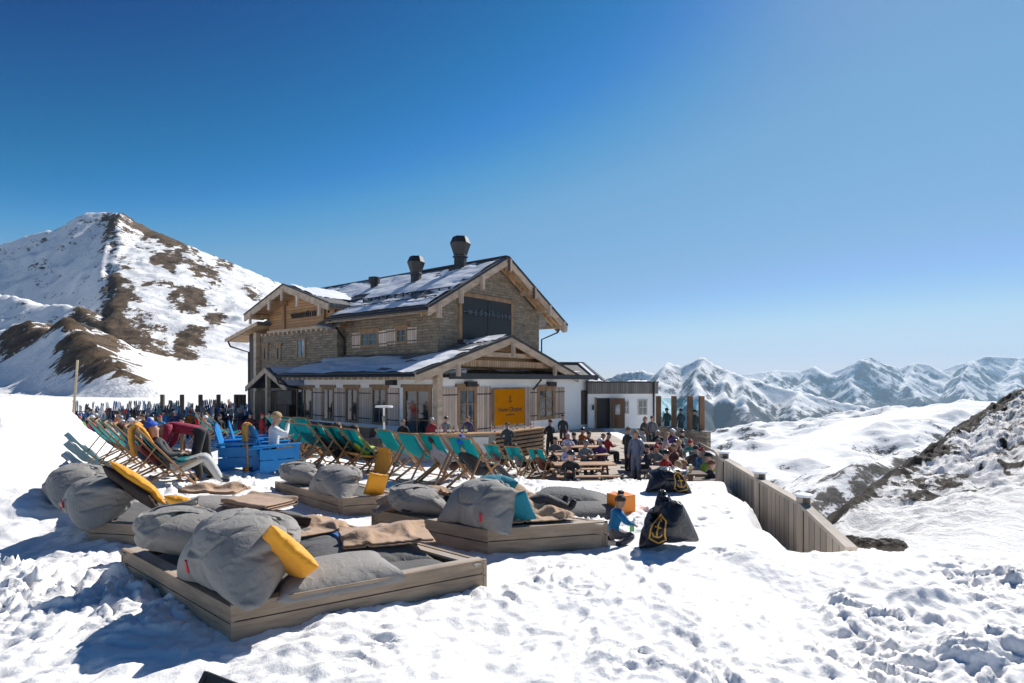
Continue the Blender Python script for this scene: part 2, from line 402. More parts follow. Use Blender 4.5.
# ------------------------------------------------------------------ mountains
def tents(X, Y, ridges, base):
    "height = highest of the roofs hung from each ridge polyline"
    H = np.full(X.shape, -1e9); D = []
    for pts, sl in ridges:
        pts = [W(*p) for p in pts]; dmin = np.full(X.shape, 1e9)
        for i_, (a, b) in enumerate(zip(pts[:-1], pts[1:])):
            dx, dy = b.x - a.x, b.y - a.y; L2 = dx * dx + dy * dy
            t0 = ((X - a.x) * dx + (Y - a.y) * dy) / L2; t = np.clip(t0, 0, 1)
            over = (np.clip(-t0, 0, None) * (i_ == 0) + np.clip(t0 - 1, 0, None) * (i_ == len(pts) - 2)) * math.sqrt(L2)
            d = np.hypot(X - a.x - t * dx, Y - a.y - t * dy)
            if isinstance(sl, tuple):
                side = (X - a.x) * dy - (Y - a.y) * dx   # >0: right of the ridge's direction
                w = sstep(-1, 1, side / math.sqrt(L2) / 12); k = sl[0] * (1 - w) + sl[1] * w
            else: k = sl
            H = np.maximum(H, a.z + t * (b.z - a.z) - k * d - .8 * over); dmin = np.minimum(dmin, d)
        D.append(dmin)
    return H, D
def grid_xy(x0, x1, y0, y1, sp, sy=None):
    return np.meshgrid(np.arange(x0, x1, sp), np.arange(y0, y1, sy or sp))

def left_mountain():
    X, Y = grid_xy(-1250, -60, 120, 1250, 3.2)
    R2 = [(122, 212, 900), (150, 230, 915), (165, 247, 922), (200, 282, 930), (228, 304, 940), (262, 331, 950), (330, 372, 1000), (420, 378, 1100)]
    R1 = [(-160, 275, 800), (0, 245, 850), (35, 236, 870), (60, 228, 880), (88, 214, 895), (122, 212, 900)]
    R3 = [(122, 212, 900), (108, 240, 790), (102, 270, 680), (108, 300, 590), (112, 318, 540), (116, 335, 500)]
    S1 = [(-60, 292, 620), (0, 296, 600), (40, 310, 560), (80, 308, 540), (112, 332, 510), (148, 362, 480), (165, 385, 470)]
    S2 = [(-50, 322, 330), (0, 336, 290), (30, 327, 270), (50, 338, 250), (68, 328, 235), (85, 342, 190), (100, 354, 155), (125, 372, 130), (150, 385, 124)]
    H, D = tents(X, Y, [(R1, 1.15), (R3, (.80, 1.2)), (S1, (.42, .9)), (S2, (.42, .9))], 0)
    H2, D2 = tents(X, Y, [(R2, .42)], 0)
    pk = W(122, 212, 900); tx, ty = .55, -.835         # the spur's line toward the valley
    side = (X - pk.x) * ty - (Y - pk.y) * tx + 16 * fbm(X / 60, Y / 60, 3)
    H = np.maximum(H, H2 - 1.25 * np.clip(side, 0, None)); D.insert(1, D2[0])
    Hn, _ = tents(X, Y, [(S1, .8)], 0)
    base = -1.0 - .004 * Y + 3 * sstep(125, 260, Y) + 30 * sstep(-200, -420, X) * sstep(300, 520, Y)
    left = sstep(-150, -420, X)
    base = base + 12 * sstep(-110, -230, X) * sstep(180, 330, Y)
    k = 8.0; Z = np.maximum(H, base) + k * np.exp(-np.abs(H - base) / k) * .3 * sstep(122, 190, Y)
    dist = np.minimum.reduce(D)
    r = fbm(X / 110, Y / 110, 6, .6, True); r2 = fbm(X / 34 + 7, Y / 34, 5, .68, True)
    amp = sstep(-20, 60, H); rightE = sstep(112, 140, X / Y * F + 512)
    Z += amp * ((13 - 6 * rightE) * (r - .35) * sstep(0, 60, D[2]) * sstep(0, 60, D[1]) + 4.5 * (r2 - .3))
    lowleft = sstep(-60, -100, X + 0) * (1 - sstep(420, 560, Y))
    Z += lowleft * 3.6 * (fbm(X / 17, Y / 17, 5, .62, True) - .3) * sstep(.0, 18, Z)
    px = X / Y * F + 512; 
    rn = fbm((X * .9 + Y * .45) / 48 + 3, (Y * .9 - X * .3) / 130 + 2, 5, .62)
    slope = np.hypot(*np.gradient(Z, 3.2))
    rightside = sstep(100, 125, px)
    rock = .10 + (.34 + .35 * rn) * np.exp(-D[2] / 95) * sstep(95, 112, px) + .36 * np.exp(-D[1] / 60) * sstep(118, 128, px) + .40 * sstep(-.05, .25, rn) * sstep(260, 60, np.minimum(D[2], D[1])) * sstep(100, 120, px)
    rock += .06 * np.exp(-D[0] / 60) + .48 * np.exp(-D[3] / 22) * sstep(66, 78, px) + .50 * np.exp(-D[4] / 11) * sstep(45, 70, px)
    rock += .20 * (1 - rightside) * sstep(.55, 1.0, slope) + .52 * lowleft * sstep(4, 16, Z) * (px < 150) * sstep(-.2, .3, rn + .4 * fbm(X / 12, Y / 12, 3))
    rock += .14 * (rn > .05) * rightside * (Z > 60)
    rock -= .5 * sstep(.75, 1.15, (px - 130) / 110 + (70 - Z) / 120) * (D[1] > 40)
    rock = np.where(Z < 3, 0, rock)
    m = m_alpine('mountain_face', (.030, .025, .021), (.20, .135, .080), .05, .12, 2.2, thr=.5, sharp=.022)
    return np_mesh('mountain_peak', np.stack([X, Y, Z], -1), m, attr={'rock': rock})
tag(left_mountain(), kind='structure')

def far_range():
    X, Y = grid_xy(-400, 15500, 3600, 13600, 33)
    M1 = [(520, 384, 7600), (600, 381, 7400), (625, 371, 7300), (642, 370, 7200), (655, 374, 7150), (668, 362, 7100), (682, 366, 7050), (698, 358, 7000), (704, 357, 7000), (714, 364, 6950), (728, 370, 6900), (745, 376, 6800), (770, 384, 6700), (800, 391, 6600), (835, 400, 6500), (880, 409, 6400), (940, 425, 6300)]
    sp = [([(704, 358, 7000), (694, 385, 6400), (700, 420, 5600), (690, 470, 4600)], .75),
          ([(668, 362, 7100), (650, 390, 6300), (655, 430, 5300), (640, 480, 4500)], .75),
          ([(745, 376, 6800), (742, 400, 6000), (752, 425, 5200), (748, 470, 4400)], .72),
          ([(800, 391, 6600), (792, 410, 5900), (806, 432, 5200), (800, 470, 4500)], .72),
          ([(880, 409, 6400), (850, 425, 5700), (858, 450, 5000)], .7),
          ([(728, 370, 6900), (722, 392, 6300), (728, 410, 5800)], .75)]
    M2 = [(700, 378, 11500), (745, 374, 11500), (775, 370, 11800), (800, 371, 12000), (815, 366, 12000), (828, 373, 12000), (845, 367, 12000), (860, 360, 12000), (870, 356, 12000), (882, 363, 12000), (900, 368, 12200), (915, 362, 12400), (928, 364, 12400), (940, 370, 12500), (958, 364, 12600), (975, 360, 12600), (985, 356, 12500), (1000, 356, 12500), (1020, 358, 12400), (1060, 350, 12400), (1110, 360, 12200), (1200, 352, 12000)]
    sp2 = [([(870, 356, 12000), (850, 378, 11000), (862, 400, 9800)], .6), ([(815, 366, 12000), (800, 385, 10900), (795, 400, 9900)], .6),
           ([(915, 362, 12400), (905, 385, 11200), (925, 405, 9700)], .6), ([(975, 360, 12600), (960, 385, 11000), (975, 405, 9600)], .6),
           ([(1020, 358, 12400), (1015, 385, 11000), (1030, 410, 9600)], .6), ([(775, 370, 11800), (760, 385, 10900)], .6), ([(1110, 360, 12200), (1100, 390, 10800)], .6)]
    H, D = tents(X, Y, [(M1, 1.0)] + [(a_, b_ * 1.25) for a_, b_ in sp] + [(M2, .85)] + [(a_, b_ * 1.35) for a_, b_ in sp2], 0)
    base = -760 + 60 * fbm(X / 2600, Y / 2600, 2)
    Z = np.maximum(H, base)
    dc = np.minimum(D[0], D[1 + len(sp)])
    r = fbm(X / 2300 + 4, Y / 2300, 6, .5, True); r2 = fbm(X / 420, Y / 420, 4, .6, True)
    amp = sstep(-760, -350, Z)
    Z += amp * (290 * (r - .35) * sstep(0, 420, dc) + 36 * (r2 - .35) * (.3 + .7 * sstep(0, 260, dc)))
    slope = np.hypot(*np.gradient(Z, 33))
    rock = .30 + .42 * sstep(.75, 1.4, slope) + .45 * sstep(-200, -520, Z) + .15 * fbm(X / 900, Y / 900, 4)  # bare rock and low forest; cover raised to paint in the shaded snow
    m = m_alpine('far_range_face', (.02, .026, .036), (.07, .075, .085), .004, .009, 22, thr=.52, sharp=.09)
    return np_mesh('far_mountains', np.stack([X, Y, Z], -1), m, attr={'rock': rock})
tag(far_range(), kind='structure')

def mid_hills():
    X, Y = grid_xy(90, 2700, 240, 2300, 6.5)
    C = [(690, 478, 860), (725, 462, 900), (760, 453, 950), (800, 447, 1000), (822, 436, 1090), (845, 424, 1200), (870, 416, 1300), (905, 411, 1400), (940, 405, 1500), (975, 401, 1550), (1005, 402, 1600), (1060, 398, 1700), (1200, 400, 1800)]
    S = [(775, 512, 400), (792, 497, 425), (812, 490, 440), (832, 474, 455), (850, 462, 470), (868, 452, 485), (885, 455, 500), (905, 446, 520), (940, 440, 560), (1000, 430, 600)]
    T = [(845, 424, 1200), (835, 450, 1000), (800, 480, 850), (770, 510, 700)]
    U = [(940, 405, 1500), (935, 428, 1200), (900, 450, 950)]
    H, D = tents(X, Y, [(C, .20), (S, .55), (T, .28), (U, .25)], 0)
    Z = H
    r = fbm(X / 190, Y / 190, 4, .5, True); b = fbm(X / 260 + 9, Y / 260, 4, .5); q = fbm(X / 30, Y / 30, 4, .6, True)
    Z = Z + 52 * (b) * sstep(0, 120, D[0]) * sstep(40, 160, D[1]) + 5 * q * np.exp(-D[1] / 90) + 24 * (r - .3) * sstep(10, 90, D[0]) * sstep(20, 120, D[1]) - .05 * np.clip(D[0] - 250, 0, 900)
    slope = np.hypot(*np.gradient(Z, 6.5))
    rock = .03 + .34 * sstep(.36, .75, slope) + .20 * sstep(-60, -150, Z) + .30 * np.exp(-D[1] / 45) + .13 * sstep(.1, .5, fbm(X / 80, Y / 80, 3))
    m = m_alpine('hill_snow_face', (.045, .042, .04), (.15, .13, .11), .06, .06, 3.0, thr=.5, sharp=.05)
    return np_mesh('snow_hills', np.stack([X, Y, Z], -1), m, attr={'rock': rock})
tag(mid_hills(), kind='structure')

def near_slope():
    "boulder-strewn slope falling from right to left beyond the fence"
    top = [(812, 545, 17), (838, 520, 23), (850, 508, 27), (872, 490, 33), (895, 475, 40), (915, 462, 48), (935, 455, 55), (950, 440, 62), (968, 436, 70), (985, 418, 78), (1003, 412, 88), (1012, 398, 96), (1024, 391, 104), (1060, 372, 120), (1110, 352, 140), (1200, 310, 170)]
    bot = [(790, 640, 10.0), (830, 600, 11), (860, 585, 11.5), (890, 580, 12), (920, 578, 12.5), (945, 578, 13), (970, 578, 13.4), (990, 578, 13.7), (1010, 580, 14), (1030, 582, 14.4), (1050, 582, 14.8), (1070, 583, 15), (1090, 585, 15.5), (1130, 590, 16), (1180, 595, 17), (1300, 600, 18)]
    n = 560; m = 330
    def samp(pts, n):
        A = np.array([W(*p)[:] for p in pts]); t = np.linspace(0, len(A) - 1, n); i = np.minimum(t.astype(int), len(A) - 2); f = (t - i)[:, None]
        return A[i] * (1 - f) + A[i + 1] * f
    T = samp(top, n); B = samp(bot, n)
    v = (np.linspace(0, 1, m) ** 1.5)[:, None, None]
    Pt = B[None] * (1 - v) + T[None] * v
    k = 90; back = np.linspace(0, 1, k)[1:, None, None]
    away = np.array([-28, 36, -46.0])
    sc = (T[:, 1] / 60)[None, :, None]
    Bk = T[None] + back ** 1.3 * away * sc
    Q = np.concatenate([Pt, Bk], 0)
    X, Y, Z = Q[..., 0], Q[..., 1], Q[..., 2].copy()
    sag = np.concatenate([np.sin(np.pi * v[:, 0, 0]), np.zeros(k - 1)])[:, None]
    Z -= sag * .02 * Y
    d = np.clip(Y / 60, .15, 1.6)
    rr = fbm(X / 9, Y / 9, 5, .55, True); r2 = fbm(X / 2.3, Y / 2.3 + 4, 4, .6, True); r3 = fbm(X / 26 + 2, Y / 26, 3)
    edge = sstep(0, .25, np.concatenate([v[:, 0, 0], np.ones(k - 1)]))[:, None]
    up = np.concatenate([v[:, 0, 0], np.ones(k - 1)])[:, None]
    Z += edge * (2.3 * d * (rr - .4) + .5 * np.clip(d, .2, 1) * (r2 - .35) + 1.2 * d * r3)
    Z += .0 * X
    rz = fbm(X / 14 + 30, Y / 14, 4); rf = fbm(X / 1.7 + 30, Y / 2.6, 4, .65)
    rock = .04 + (.40 + .5 * rz) * sstep(.80, 1.0, up) + .30 * sstep(.25, .75, up) * sstep(.0, .45, rz) + .34 * sstep(.35, .62, rr) * sstep(.1, .35, up)
    rock = rock + .75 * sstep(.05, .4, rf) * sstep(.12, .4, up) * sstep(-.3, .2, rz)
    rock[m:] += .1
    rock = rock * sstep(.04, .2, up)
    mt = m_alpine('boulder_slope_face', (.014, .013, .012), (.085, .07, .055), .5, .9, .5, thr=.47, sharp=.05)
    return np_mesh('rocky_slope', np.stack([X, Y, Z], -1), mt, attr={'rock': rock})
tag(near_slope(), kind='structure')

n_ = NT('valley_forest'); vb = n_.coord(); VAL = n_.done(n_.ramp(n_.noise(vb, .0012, 8, .6), [(.42, (.05, .07, .06)), (.55, (.75, .78, .82))]), .9)
g = MB(); g.add([(-60000, -20000, -790), (60000, -20000, -790), (60000, 60000, -790), (-60000, 60000, -790)], [(0, 1, 2, 3)])
tag(g.build('valley_floor', VAL), kind='structure')

# haze: one closed box of thin even air round everything
hz = MB().box(-3000, 15600, -1000, 13700, -791, 720)
hm = bpy.data.materials.new('thin_air'); hm.use_nodes = True; ht = hm.node_tree; ht.nodes.clear()
ho = ht.nodes.new('ShaderNodeOutputMaterial'); pv = ht.nodes.new('ShaderNodeVolumePrincipled')
pv.inputs['Color'].default_value = (.50, .76, 1.0, 1); pv.inputs['Density'].default_value = 3.9e-5; pv.inputs['Anisotropy'].default_value = .2
ht.links.new(pv.outputs[0], ho.inputs['Volume'])
if HAZE: tag(hz.build('haze', hm), 'pale blue haze over the far ranges', None, kind='stuff')
# ------------------------------------------------------------------ mountain lodge
M = {}
M['stone'] = None
def m_stone():
    n = NT('ledge_stone'); tc = n.n('ShaderNodeTexCoord'); sp = n.n('ShaderNodeSeparateXYZ'); n.l(tc.outputs['Object'], sp.inputs[0])
    cb = n.n('ShaderNodeCombineXYZ'); n.l(n.math('ADD', sp.outputs[0], sp.outputs[1]), cb.inputs[0]); n.l(sp.outputs[2], cb.inputs[1])
    wob = n.noise(cb.outputs[0], 1.7, 3); va = n.n('ShaderNodeVectorMath', operation='ADD'); cw = n.n('ShaderNodeCombineXYZ')
    n.l(n.math('MULTIPLY', wob, .16), cw.inputs[1]); n.l(n.math('MULTIPLY', wob, .5), cw.inputs[0]); n.l(cb.outputs[0], va.inputs[0]); n.l(cw.outputs[0], va.inputs[1])
    def br(w, h, c1, c2):
        b = n.n('ShaderNodeTexBrick'); b.inputs['Scale'].default_value = 1; b.inputs['Brick Width'].default_value = w; b.inputs['Row Height'].default_value = h
        b.inputs['Mortar Size'].default_value = .012; b.inputs['Mortar Smooth'].default_value = .3; b.inputs['Bias'].default_value = 0
        b.inputs['Color1'].default_value = (*c1, 1); b.inputs['Color2'].default_value = (*c2, 1); b.inputs['Mortar'].default_value = (.05, .042, .034, 1)
        b.offset = .37; b.squash = .7; b.squash_frequency = 3; n.l(va.outputs[0], b.inputs['Vector']); return b
    b1 = br(.62, .17, (.10, .075, .052), (.52, .41, .29)); b2 = br(.4, .34, (.20, .17, .135), (.30, .26, .21))
    col = n.mix(.4, b1.outputs[0], b2.outputs[0])
    col = n.mix(.5, col, n.ramp(n.noise(va.outputs[0], 3.5, 5, .7), [(.3, (.12, .092, .066)), (.7, (.42, .34, .24))]))
    h = n.math('ADD', n.math('MULTIPLY', b1.outputs['Fac'], -1.0), n.noise(va.outputs[0], 8, 4))
    return n.done(col, .85, n.bump(h, 1.0, .07))
M['stone'] = m_stone()
M['render_white'] = m_plain('white_render', (.93, .92, .90), .8, .03, 2, .2)
WG = (.36, .275, .205); WA = (.40, .235, .115); WD = (.13, .085, .055)
M['beam'] = m_wood('weathered_beam', (.56, .42, .30), 'x', 0, var=.2)
M['beam_y'] = m_wood('weathered_beam_rake', (.56, .42, .30), 'x', 0, var=.2)
M['amber_x'] = m_wood('amber_boards', (.46, .255, .12), 'y', .2, var=.25, across='z')
M['amber_u'] = m_wood('amber_boards_gable', (.40, .235, .12), 'x', .2, var=.25, across='z')
M['soffit'] = m_wood('soffit_boards', (.50, .32, .18), 'y', .16, var=.2, across='x')
M['soffit_side'] = m_wood('soffit_boards_side', (.50, .32, .18), 'x', .16, var=.2, across='y')
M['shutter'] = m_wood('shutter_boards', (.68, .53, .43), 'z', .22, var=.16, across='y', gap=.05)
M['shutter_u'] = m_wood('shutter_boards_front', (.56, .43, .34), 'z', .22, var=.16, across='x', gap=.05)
M['frame'] = m_wood('oak_window_frame', (.34, .205, .11), 'z', 0, var=.2)
M['dark'] = m_plain('dark_metal', (.035, .034, .036), .45, .2, 5, .1, .3)
M['black'] = m_plain('black_boards', (.018, .018, .019), .55, .2, 5, .1)
M['gutter'] = m_plain('dark_gutter', (.03, .028, .028), .4, .2, 5, .05, .5)
M['slate'] = m_wood('slate_roofing', (.20, .205, .215), 'x', .42, var=.18, rough=.6, gap=.03, across='x')
M['slate_v'] = m_wood('slate_roofing_rows', (.17, .165, .16), 'y', .3, var=.2, rough=.65, gap=.05, across='x')
M['shingle'] = m_wood('grey_shingles', (.22, .20, .18), 'z', .14, var=.4, across='x', gap=.06)
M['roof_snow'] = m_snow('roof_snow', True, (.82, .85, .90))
def m_glass(name, tint=(.02, .03, .035)):
    n = NT(name); return n.done(n.ramp(n.noise(n.coord(), 1.2, 2), [(.4, tint), (.7, sc3(tint, 3.2))]), .05, spec=.9)
M['glass'] = m_glass('window_glass')
M['glass_pale'] = m_glass('pale_window_glass', (.10, .16, .20))
O_ = Vector((-4.305, 33.01, 0)); U_ = Vector((.624, .781, 0)).normalized(); V_ = Vector((-U_.y, U_.x, 0))
LA = math.atan2(U_.y, U_.x)
lodge = empty('mountain_lodge', O_, LA)
tag(lodge, 'large stone and timber alpine lodge with snowy gabled roofs and two black chimneys', 'mountain lodge')
def Bl(u, v, z=0): return O_ + U_ * u + V_ * v + Vector((0, 0, z))
def on_side(px, py, u0):
    "pixel on the plane u=u0 -> (v, z)"
    k = (px - 512) / F; A = O_ + U_ * u0; v = (k * A.y - A.x) / (V_.x - k * V_.y); d = A.y + V_.y * v
    return v, CZ - (py - HY) / F * d
def on_front(px, py, v0):
    k = (px - 512) / F; A = O_ + V_ * v0; u = (k * A.y - A.x) / (U_.x - k * U_.y); d = A.y + U_.y * u
    return u, CZ - (py - HY) / F * d
# --- walls
RW, RV = 10.0, 20.0
EZ, RZ = 7.55, 11.39; RU = 5.25; EL, ER = -1.6, 12.1; sl = (RZ - EZ) / (RU - EL)
mb = MB()
wz = RZ - .35; ez0 = RZ - sl * RU - .35
mb.prism([(0, 0, 0), (RW, 0, 0), (RW, 0, ez0), (RU, 0, wz), (0, 0, ez0)], (0, RV, 0))
mb.build('stone_wall', M['stone'], lodge)
# cross wing
CU, CV0, CV1, CVM = -.6, 9.0, 17.9, 13.4
CEZ, CRZ = 8.46, 10.2; csl = (CRZ - CEZ) / (19.0 - CVM)
mb = MB(); top = on_side(300, 324, CU)[1]
mb.box(CU, -.003, CV0, 19.6, 0, 7.05)
cw = mb.build('cross_wing_wall', M['stone'], lodge)
mb = MB(); zt = CRZ - .3
mb.prism([(CU + .05, CV0 - .2, 7.05), (CU + .05, CV0 - .2, zt - csl * (CVM - CV0 + .2)), (CU + .05, CVM, zt), (CU + .05, CV1, zt - csl * (CV1 - CVM)), (CU + .05, CV1, 7.05)], (1.8, 0, 0))
gw = mb.build('gable_cladding', M['amber_x'], lodge)
mb = MB()
for v in np.arange(CV0 + .2, CV1 + .6, .62): mb.box(CU - .22, CU - .003, v, v + .2, 6.87, 7.047)
mb.box(CU - .1, CU + .047, CV0 - .3, CV1 + .1, 7.052, 7.25)
mb.build('floor_beam', M['beam'], lodge)
for v in (CV0 + .1, CV0 + 1.35, CV1 - 2.4):
    MB().box(CU - .12, CU + .045, v, v + .26, 7.255, zt - csl * abs(CVM - v) - .15).build('cladding_post', M['frame'], lodge)
# --- roofs
def slab(name, a, b, c, d, t, mat, parent=None):
    a, b, c, d = map(Vector, (a, b, c, d)); n = (b - a).cross(d - a).normalized()
    if n.z > 0: n = -n
    return MB().prism([a, b, c, d], n * t).build(name, mat, parent or lodge)
def roof_snow(name, A, B, C, D_, parent, thick=.14, thr=0.0, seed=0, sc=1.0, bias=None):
    "snow blanket on the quad A(eave0) B(eave1) C(ridge1) D(ridge0) with ragged bare patches"
    A, B, C, D_ = [np.array(x, float) for x in (A, B, C, D_)]
    L = np.linalg.norm(B - A); H = np.linalg.norm(D_ - A); m = max(8, int(H / .14)); n = max(8, int(L / .14))
    s = np.linspace(0, 1, n)[None, :, None]; t = np.linspace(0, 1, m)[:, None, None]
    Pq = (A * (1 - s) + B * s) * (1 - t) + (D_ * (1 - s) + C * s) * t
    S = s[..., 0] * L + 0 * t[..., 0]; T = t[..., 0] * H + 0 * s[..., 0]
    nz = fbm(S * .35 * sc + seed * 7.7, T * .6 * sc + seed * 3.1, 4, .55)
    k = nz - thr + (bias(S / L, T / H) if bias else 0)
    h = np.clip(k * 1.6, -.2, 1) ; hh = thick * np.sqrt(np.clip(h, 0, 1)) - .03
    nrm = np.cross(B - A, D_ - A); nrm /= np.linalg.norm(nrm); nrm *= np.sign(nrm[2])
    Pq = Pq + nrm * hh[..., None]
    keep = h > -.03
    keep = keep & np.roll(keep, -1, 0) & np.roll(keep, -1, 1)
    return np_mesh(name, Pq, M['roof_snow'], parent, keep=keep)
# main roof
rz = RZ
UC = 1.6; ZC_ = EZ + sl * (UC - EL)
mrl = MB().prism([(EL, -.9, EZ), (EL, 8.7, EZ), (UC, 8.7, ZC_), (UC, RV + .8, ZC_), (RU, RV + .8, rz), (RU, -.9, rz)], (.13 * sl, 0, -.26)).build('main_roof', M['slate'], lodge)
mrr = slab('main_roof', (ER, -.9, RZ - sl * (ER - RU)), (ER, RV + .8, RZ - sl * (ER - RU)), (RU + .004, RV + .8, rz), (RU + .004, -.9, rz), .26, M['slate'])
e = .012
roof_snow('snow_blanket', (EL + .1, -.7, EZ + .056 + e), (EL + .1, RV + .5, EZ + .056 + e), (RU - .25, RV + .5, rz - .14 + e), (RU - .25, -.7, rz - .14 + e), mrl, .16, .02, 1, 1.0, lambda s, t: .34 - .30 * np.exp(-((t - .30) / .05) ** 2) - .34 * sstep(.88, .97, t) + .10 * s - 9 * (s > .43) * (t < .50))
MB().bar((RU, -.95, rz + .02), (RU, RV + .85, rz + .02), .32, .12).build('ridge_cap', M['dark'], mrl)
# snow guard rails
for tt in (.30, .14):
    g = MB(); uu = EL + (RU - EL) * tt; zz = EZ + (rz - EZ) * tt
    g.tube([(uu, -.6, zz + .2), (uu, 12, zz + .2)], .03, 6)
    for v in np.arange(-.5, 12, .8): g.box(uu - .04, uu + .04, v, v + .06, zz - .02, zz + .22)
    g.build('snow_guard', M['dark'], mrl)
g = MB().tube([(EL - .07, -.9, EZ - .12), (EL - .07, 8.6, EZ - .12)], .09, 8); g.build('gutter', M['gutter'], mrl)
g = MB().tube([(ER + .07, -.9, RZ - sl * (ER - RU) - .12), (ER + .07, RV, RZ - sl * (ER - RU) - .12)], .09, 8); g.build('gutter', M['gutter'], mrr)
g = MB().tube([(ER + .02, -.4, 7.35), (ER - .3, -.4, 7.0), (RW + .15, -.12, 6.4), (RW + .12, -.12, 3.8)], .055, 8); g.build('downpipe', M['gutter'], lodge)
# bargeboards, purlins, pendants of the main gable
def gable_trim(parent, ul, zl, ur, zr, ua, za, vf, bd, th=.14, mats=None, drop=.1, shadow=.0):
    "rake boards in plane v=vf"
    for a, b in (((ul, zl), (ua, za)), ((ur, zr), (ua, za))):
        p = [(a[0], vf, a[1] - drop), (b[0], vf, b[1] - drop), (b[0], vf, b[1] - drop - bd), (a[0], vf, a[1] - drop - bd)]
        MB().prism(p, (0, th, 0)).build('rake_board', M['beam'], parent)
        q = [(a[0], vf - .05, a[1] + .05), (b[0], vf - .05, b[1] + .05), (b[0], vf - .05, b[1] - drop + .02), (a[0], vf - .05, a[1] - drop + .02)]
        MB().prism(q, (0, .10, 0)).build('verge_flashing', M['dark'], parent)
zrr = RZ - sl * (ER - RU)
gable_trim(lodge, EL, EZ, ER, zrr, RU, RZ, -1.05, .42)
def purlin(u, z, v0, v1, w=.24, h=.3, name='purlin'):
    return MB().box(u - w / 2, u + w / 2, v0, v1, z - h, z).build(name, M['beam'], lodge)
for uu in (-1.0, .75, 2.6, RU, 7.9, 9.7, 11.5):
    zz = RZ - sl * abs(uu - RU) - .32
    purlin(uu, zz, -1.0, .4)
    MB().box(uu - .1, uu + .1, -1.26, -1.055, zz - .62, zz + .14).build('pendant_block', M['shutter_u'], lodge)
mb = MB()
for a, b in (((EL + .1, EZ), (RU, RZ)), ((ER - .1, zrr), (RU, RZ))):
    mb.prism([(a[0], -.86, a[1] - .275), (b[0], -.86, b[1] - .315), (b[0], -.86, b[1] - .37), (a[0], -.86, a[1] - .33)], (0, .84, 0))
    for v in (-.78, -.3): mb.prism([(a[0], v, a[1] - .33), (b[0], v, b[1] - .372), (b[0], v, b[1] - .56), (a[0], v, a[1] - .52)], (0, .12, 0))
mb.build('soffit', M['soffit'], lodge)
mb = MB(); mb.prism([(EL + .05, -.1, EZ - .28), (-.003, -.1, EZ + sl * 1.6 - .30), (-.003, -.1, EZ + sl * 1.6 - .36), (EL + .05, -.1, EZ - .34)], (0, 9.0, 0)); mb.build('soffit', M['soffit_side'], lodge)
# loft doors with wrought lettering
u0, z1 = on_front(461, 296, 0); u1, _ = on_front(510, 302, 0); z0 = 5.95
mb = MB().box(u0, (u0 + u1) / 2 - .02, -.09, -.005, z0, z1).box((u0 + u1) / 2 + .02, u1, -.09, -.005, z0, z1)
ld = mb.build('loft_doors', M['black'], lodge)
mb = MB().box(u0 - .25, u0 - .005, -.12, -.005, z0, z1 + .2).box(u1 + .005, u1 + .25, -.12, -.005, z0, z1 + .2).box(u0 - .25, u1 + .25, -.12, -.005, z1 + .005, z1 + .25)
mb.build('door_surround', M['frame'], lodge)
METAL = m_plain('wrought_metal', (.13, .135, .145), .35, .1, 5, .1, .8)
def text_mesh(name, s, size, mat, parent, loc, rot, extrude=.02, align='CENTER', shear=0, bold=0, space=1.0):
    cu = bpy.data.curves.new('lettering', 'FONT'); cu.body = s; cu.size = size; cu.extrude = extrude; cu.align_x = align; cu.align_y = 'CENTER'; cu.shear = shear; cu.offset = bold; cu.space_character = space
    t = bpy.data.objects.new('lettering', cu); COL.objects.link(t); bpy.context.view_layer.update()
    me = bpy.data.meshes.new_from_object(t.evaluated_get(bpy.context.evaluated_depsgraph_get()))
    bpy.data.objects.remove(t); me.materials.clear(); me.materials.append(mat)
    o = bpy.data.objects.new(name, me); COL.objects.link(o); o.location = loc; o.rotation_euler = rot; o.parent = parent
    return o
zc = on_front(486, 313.5, -.2)[1]
text_mesh('lettering', 'wedelhütte', .62, METAL, ld, ((u0 + u1) / 2 + .1, -.2, zc), (R(90), 0, 0), .015, space=1.5)
MB().box(u0 + .05, u1 + .3, -.17, -.13, zc - .05, zc + .0).build('lettering_bar', METAL, ld)
mb = MB().box(u0 - .3, u1 + .3, -.5, -.005, z0 - .22, z0 - .02); mb.build('door_sill', M['slate'], lodge)
# side lettering on the cross wing
v_, z_ = on_side(302, 315, CU - .1)
text_mesh('lettering', 'WEDELHÜTTE', .5, M['black'], gw, (CU - .02, v_, z_), (R(90), 0, R(-90)), .03, bold=.012)
# cross wing roof
XU = -1.85
cra = slab('cross_roof', (XU, 8.0, CEZ), (3.4, 8.0, CEZ), (3.4, CVM, CRZ), (XU, CVM, CRZ), .24, M['slate_v'])
crb = slab('cross_roof', (XU, 19.0, CEZ), (3.4, 19.0, CEZ), (3.4, CVM + .004, CRZ), (XU, CVM + .004, CRZ), .24, M['slate_v'])
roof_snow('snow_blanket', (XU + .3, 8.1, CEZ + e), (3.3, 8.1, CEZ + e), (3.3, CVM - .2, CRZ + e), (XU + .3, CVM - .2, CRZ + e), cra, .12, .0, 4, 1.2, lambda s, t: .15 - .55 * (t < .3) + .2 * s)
for a, b in (((8.0, CEZ), (CVM, CRZ)), ((19.0, CEZ), (CVM, CRZ))):
    MB().prism([(XU - .12, a[0], a[1] - .05), (XU - .12, b[0], b[1] - .05), (XU - .12, b[0], b[1] - .5), (XU - .12, a[0], a[1] - .5)], (.12, 0, 0)).build('rake_board', M['beam'], lodge)
    MB().prism([(XU - .17, a[0], a[1] + .05), (XU - .17, b[0], b[1] + .05), (XU - .17, b[0], b[1] - .04), (XU - .17, a[0], a[1] - .04)], (.1, 0, 0)).build('verge_flashing', M['dark'], lodge)
mb = MB()
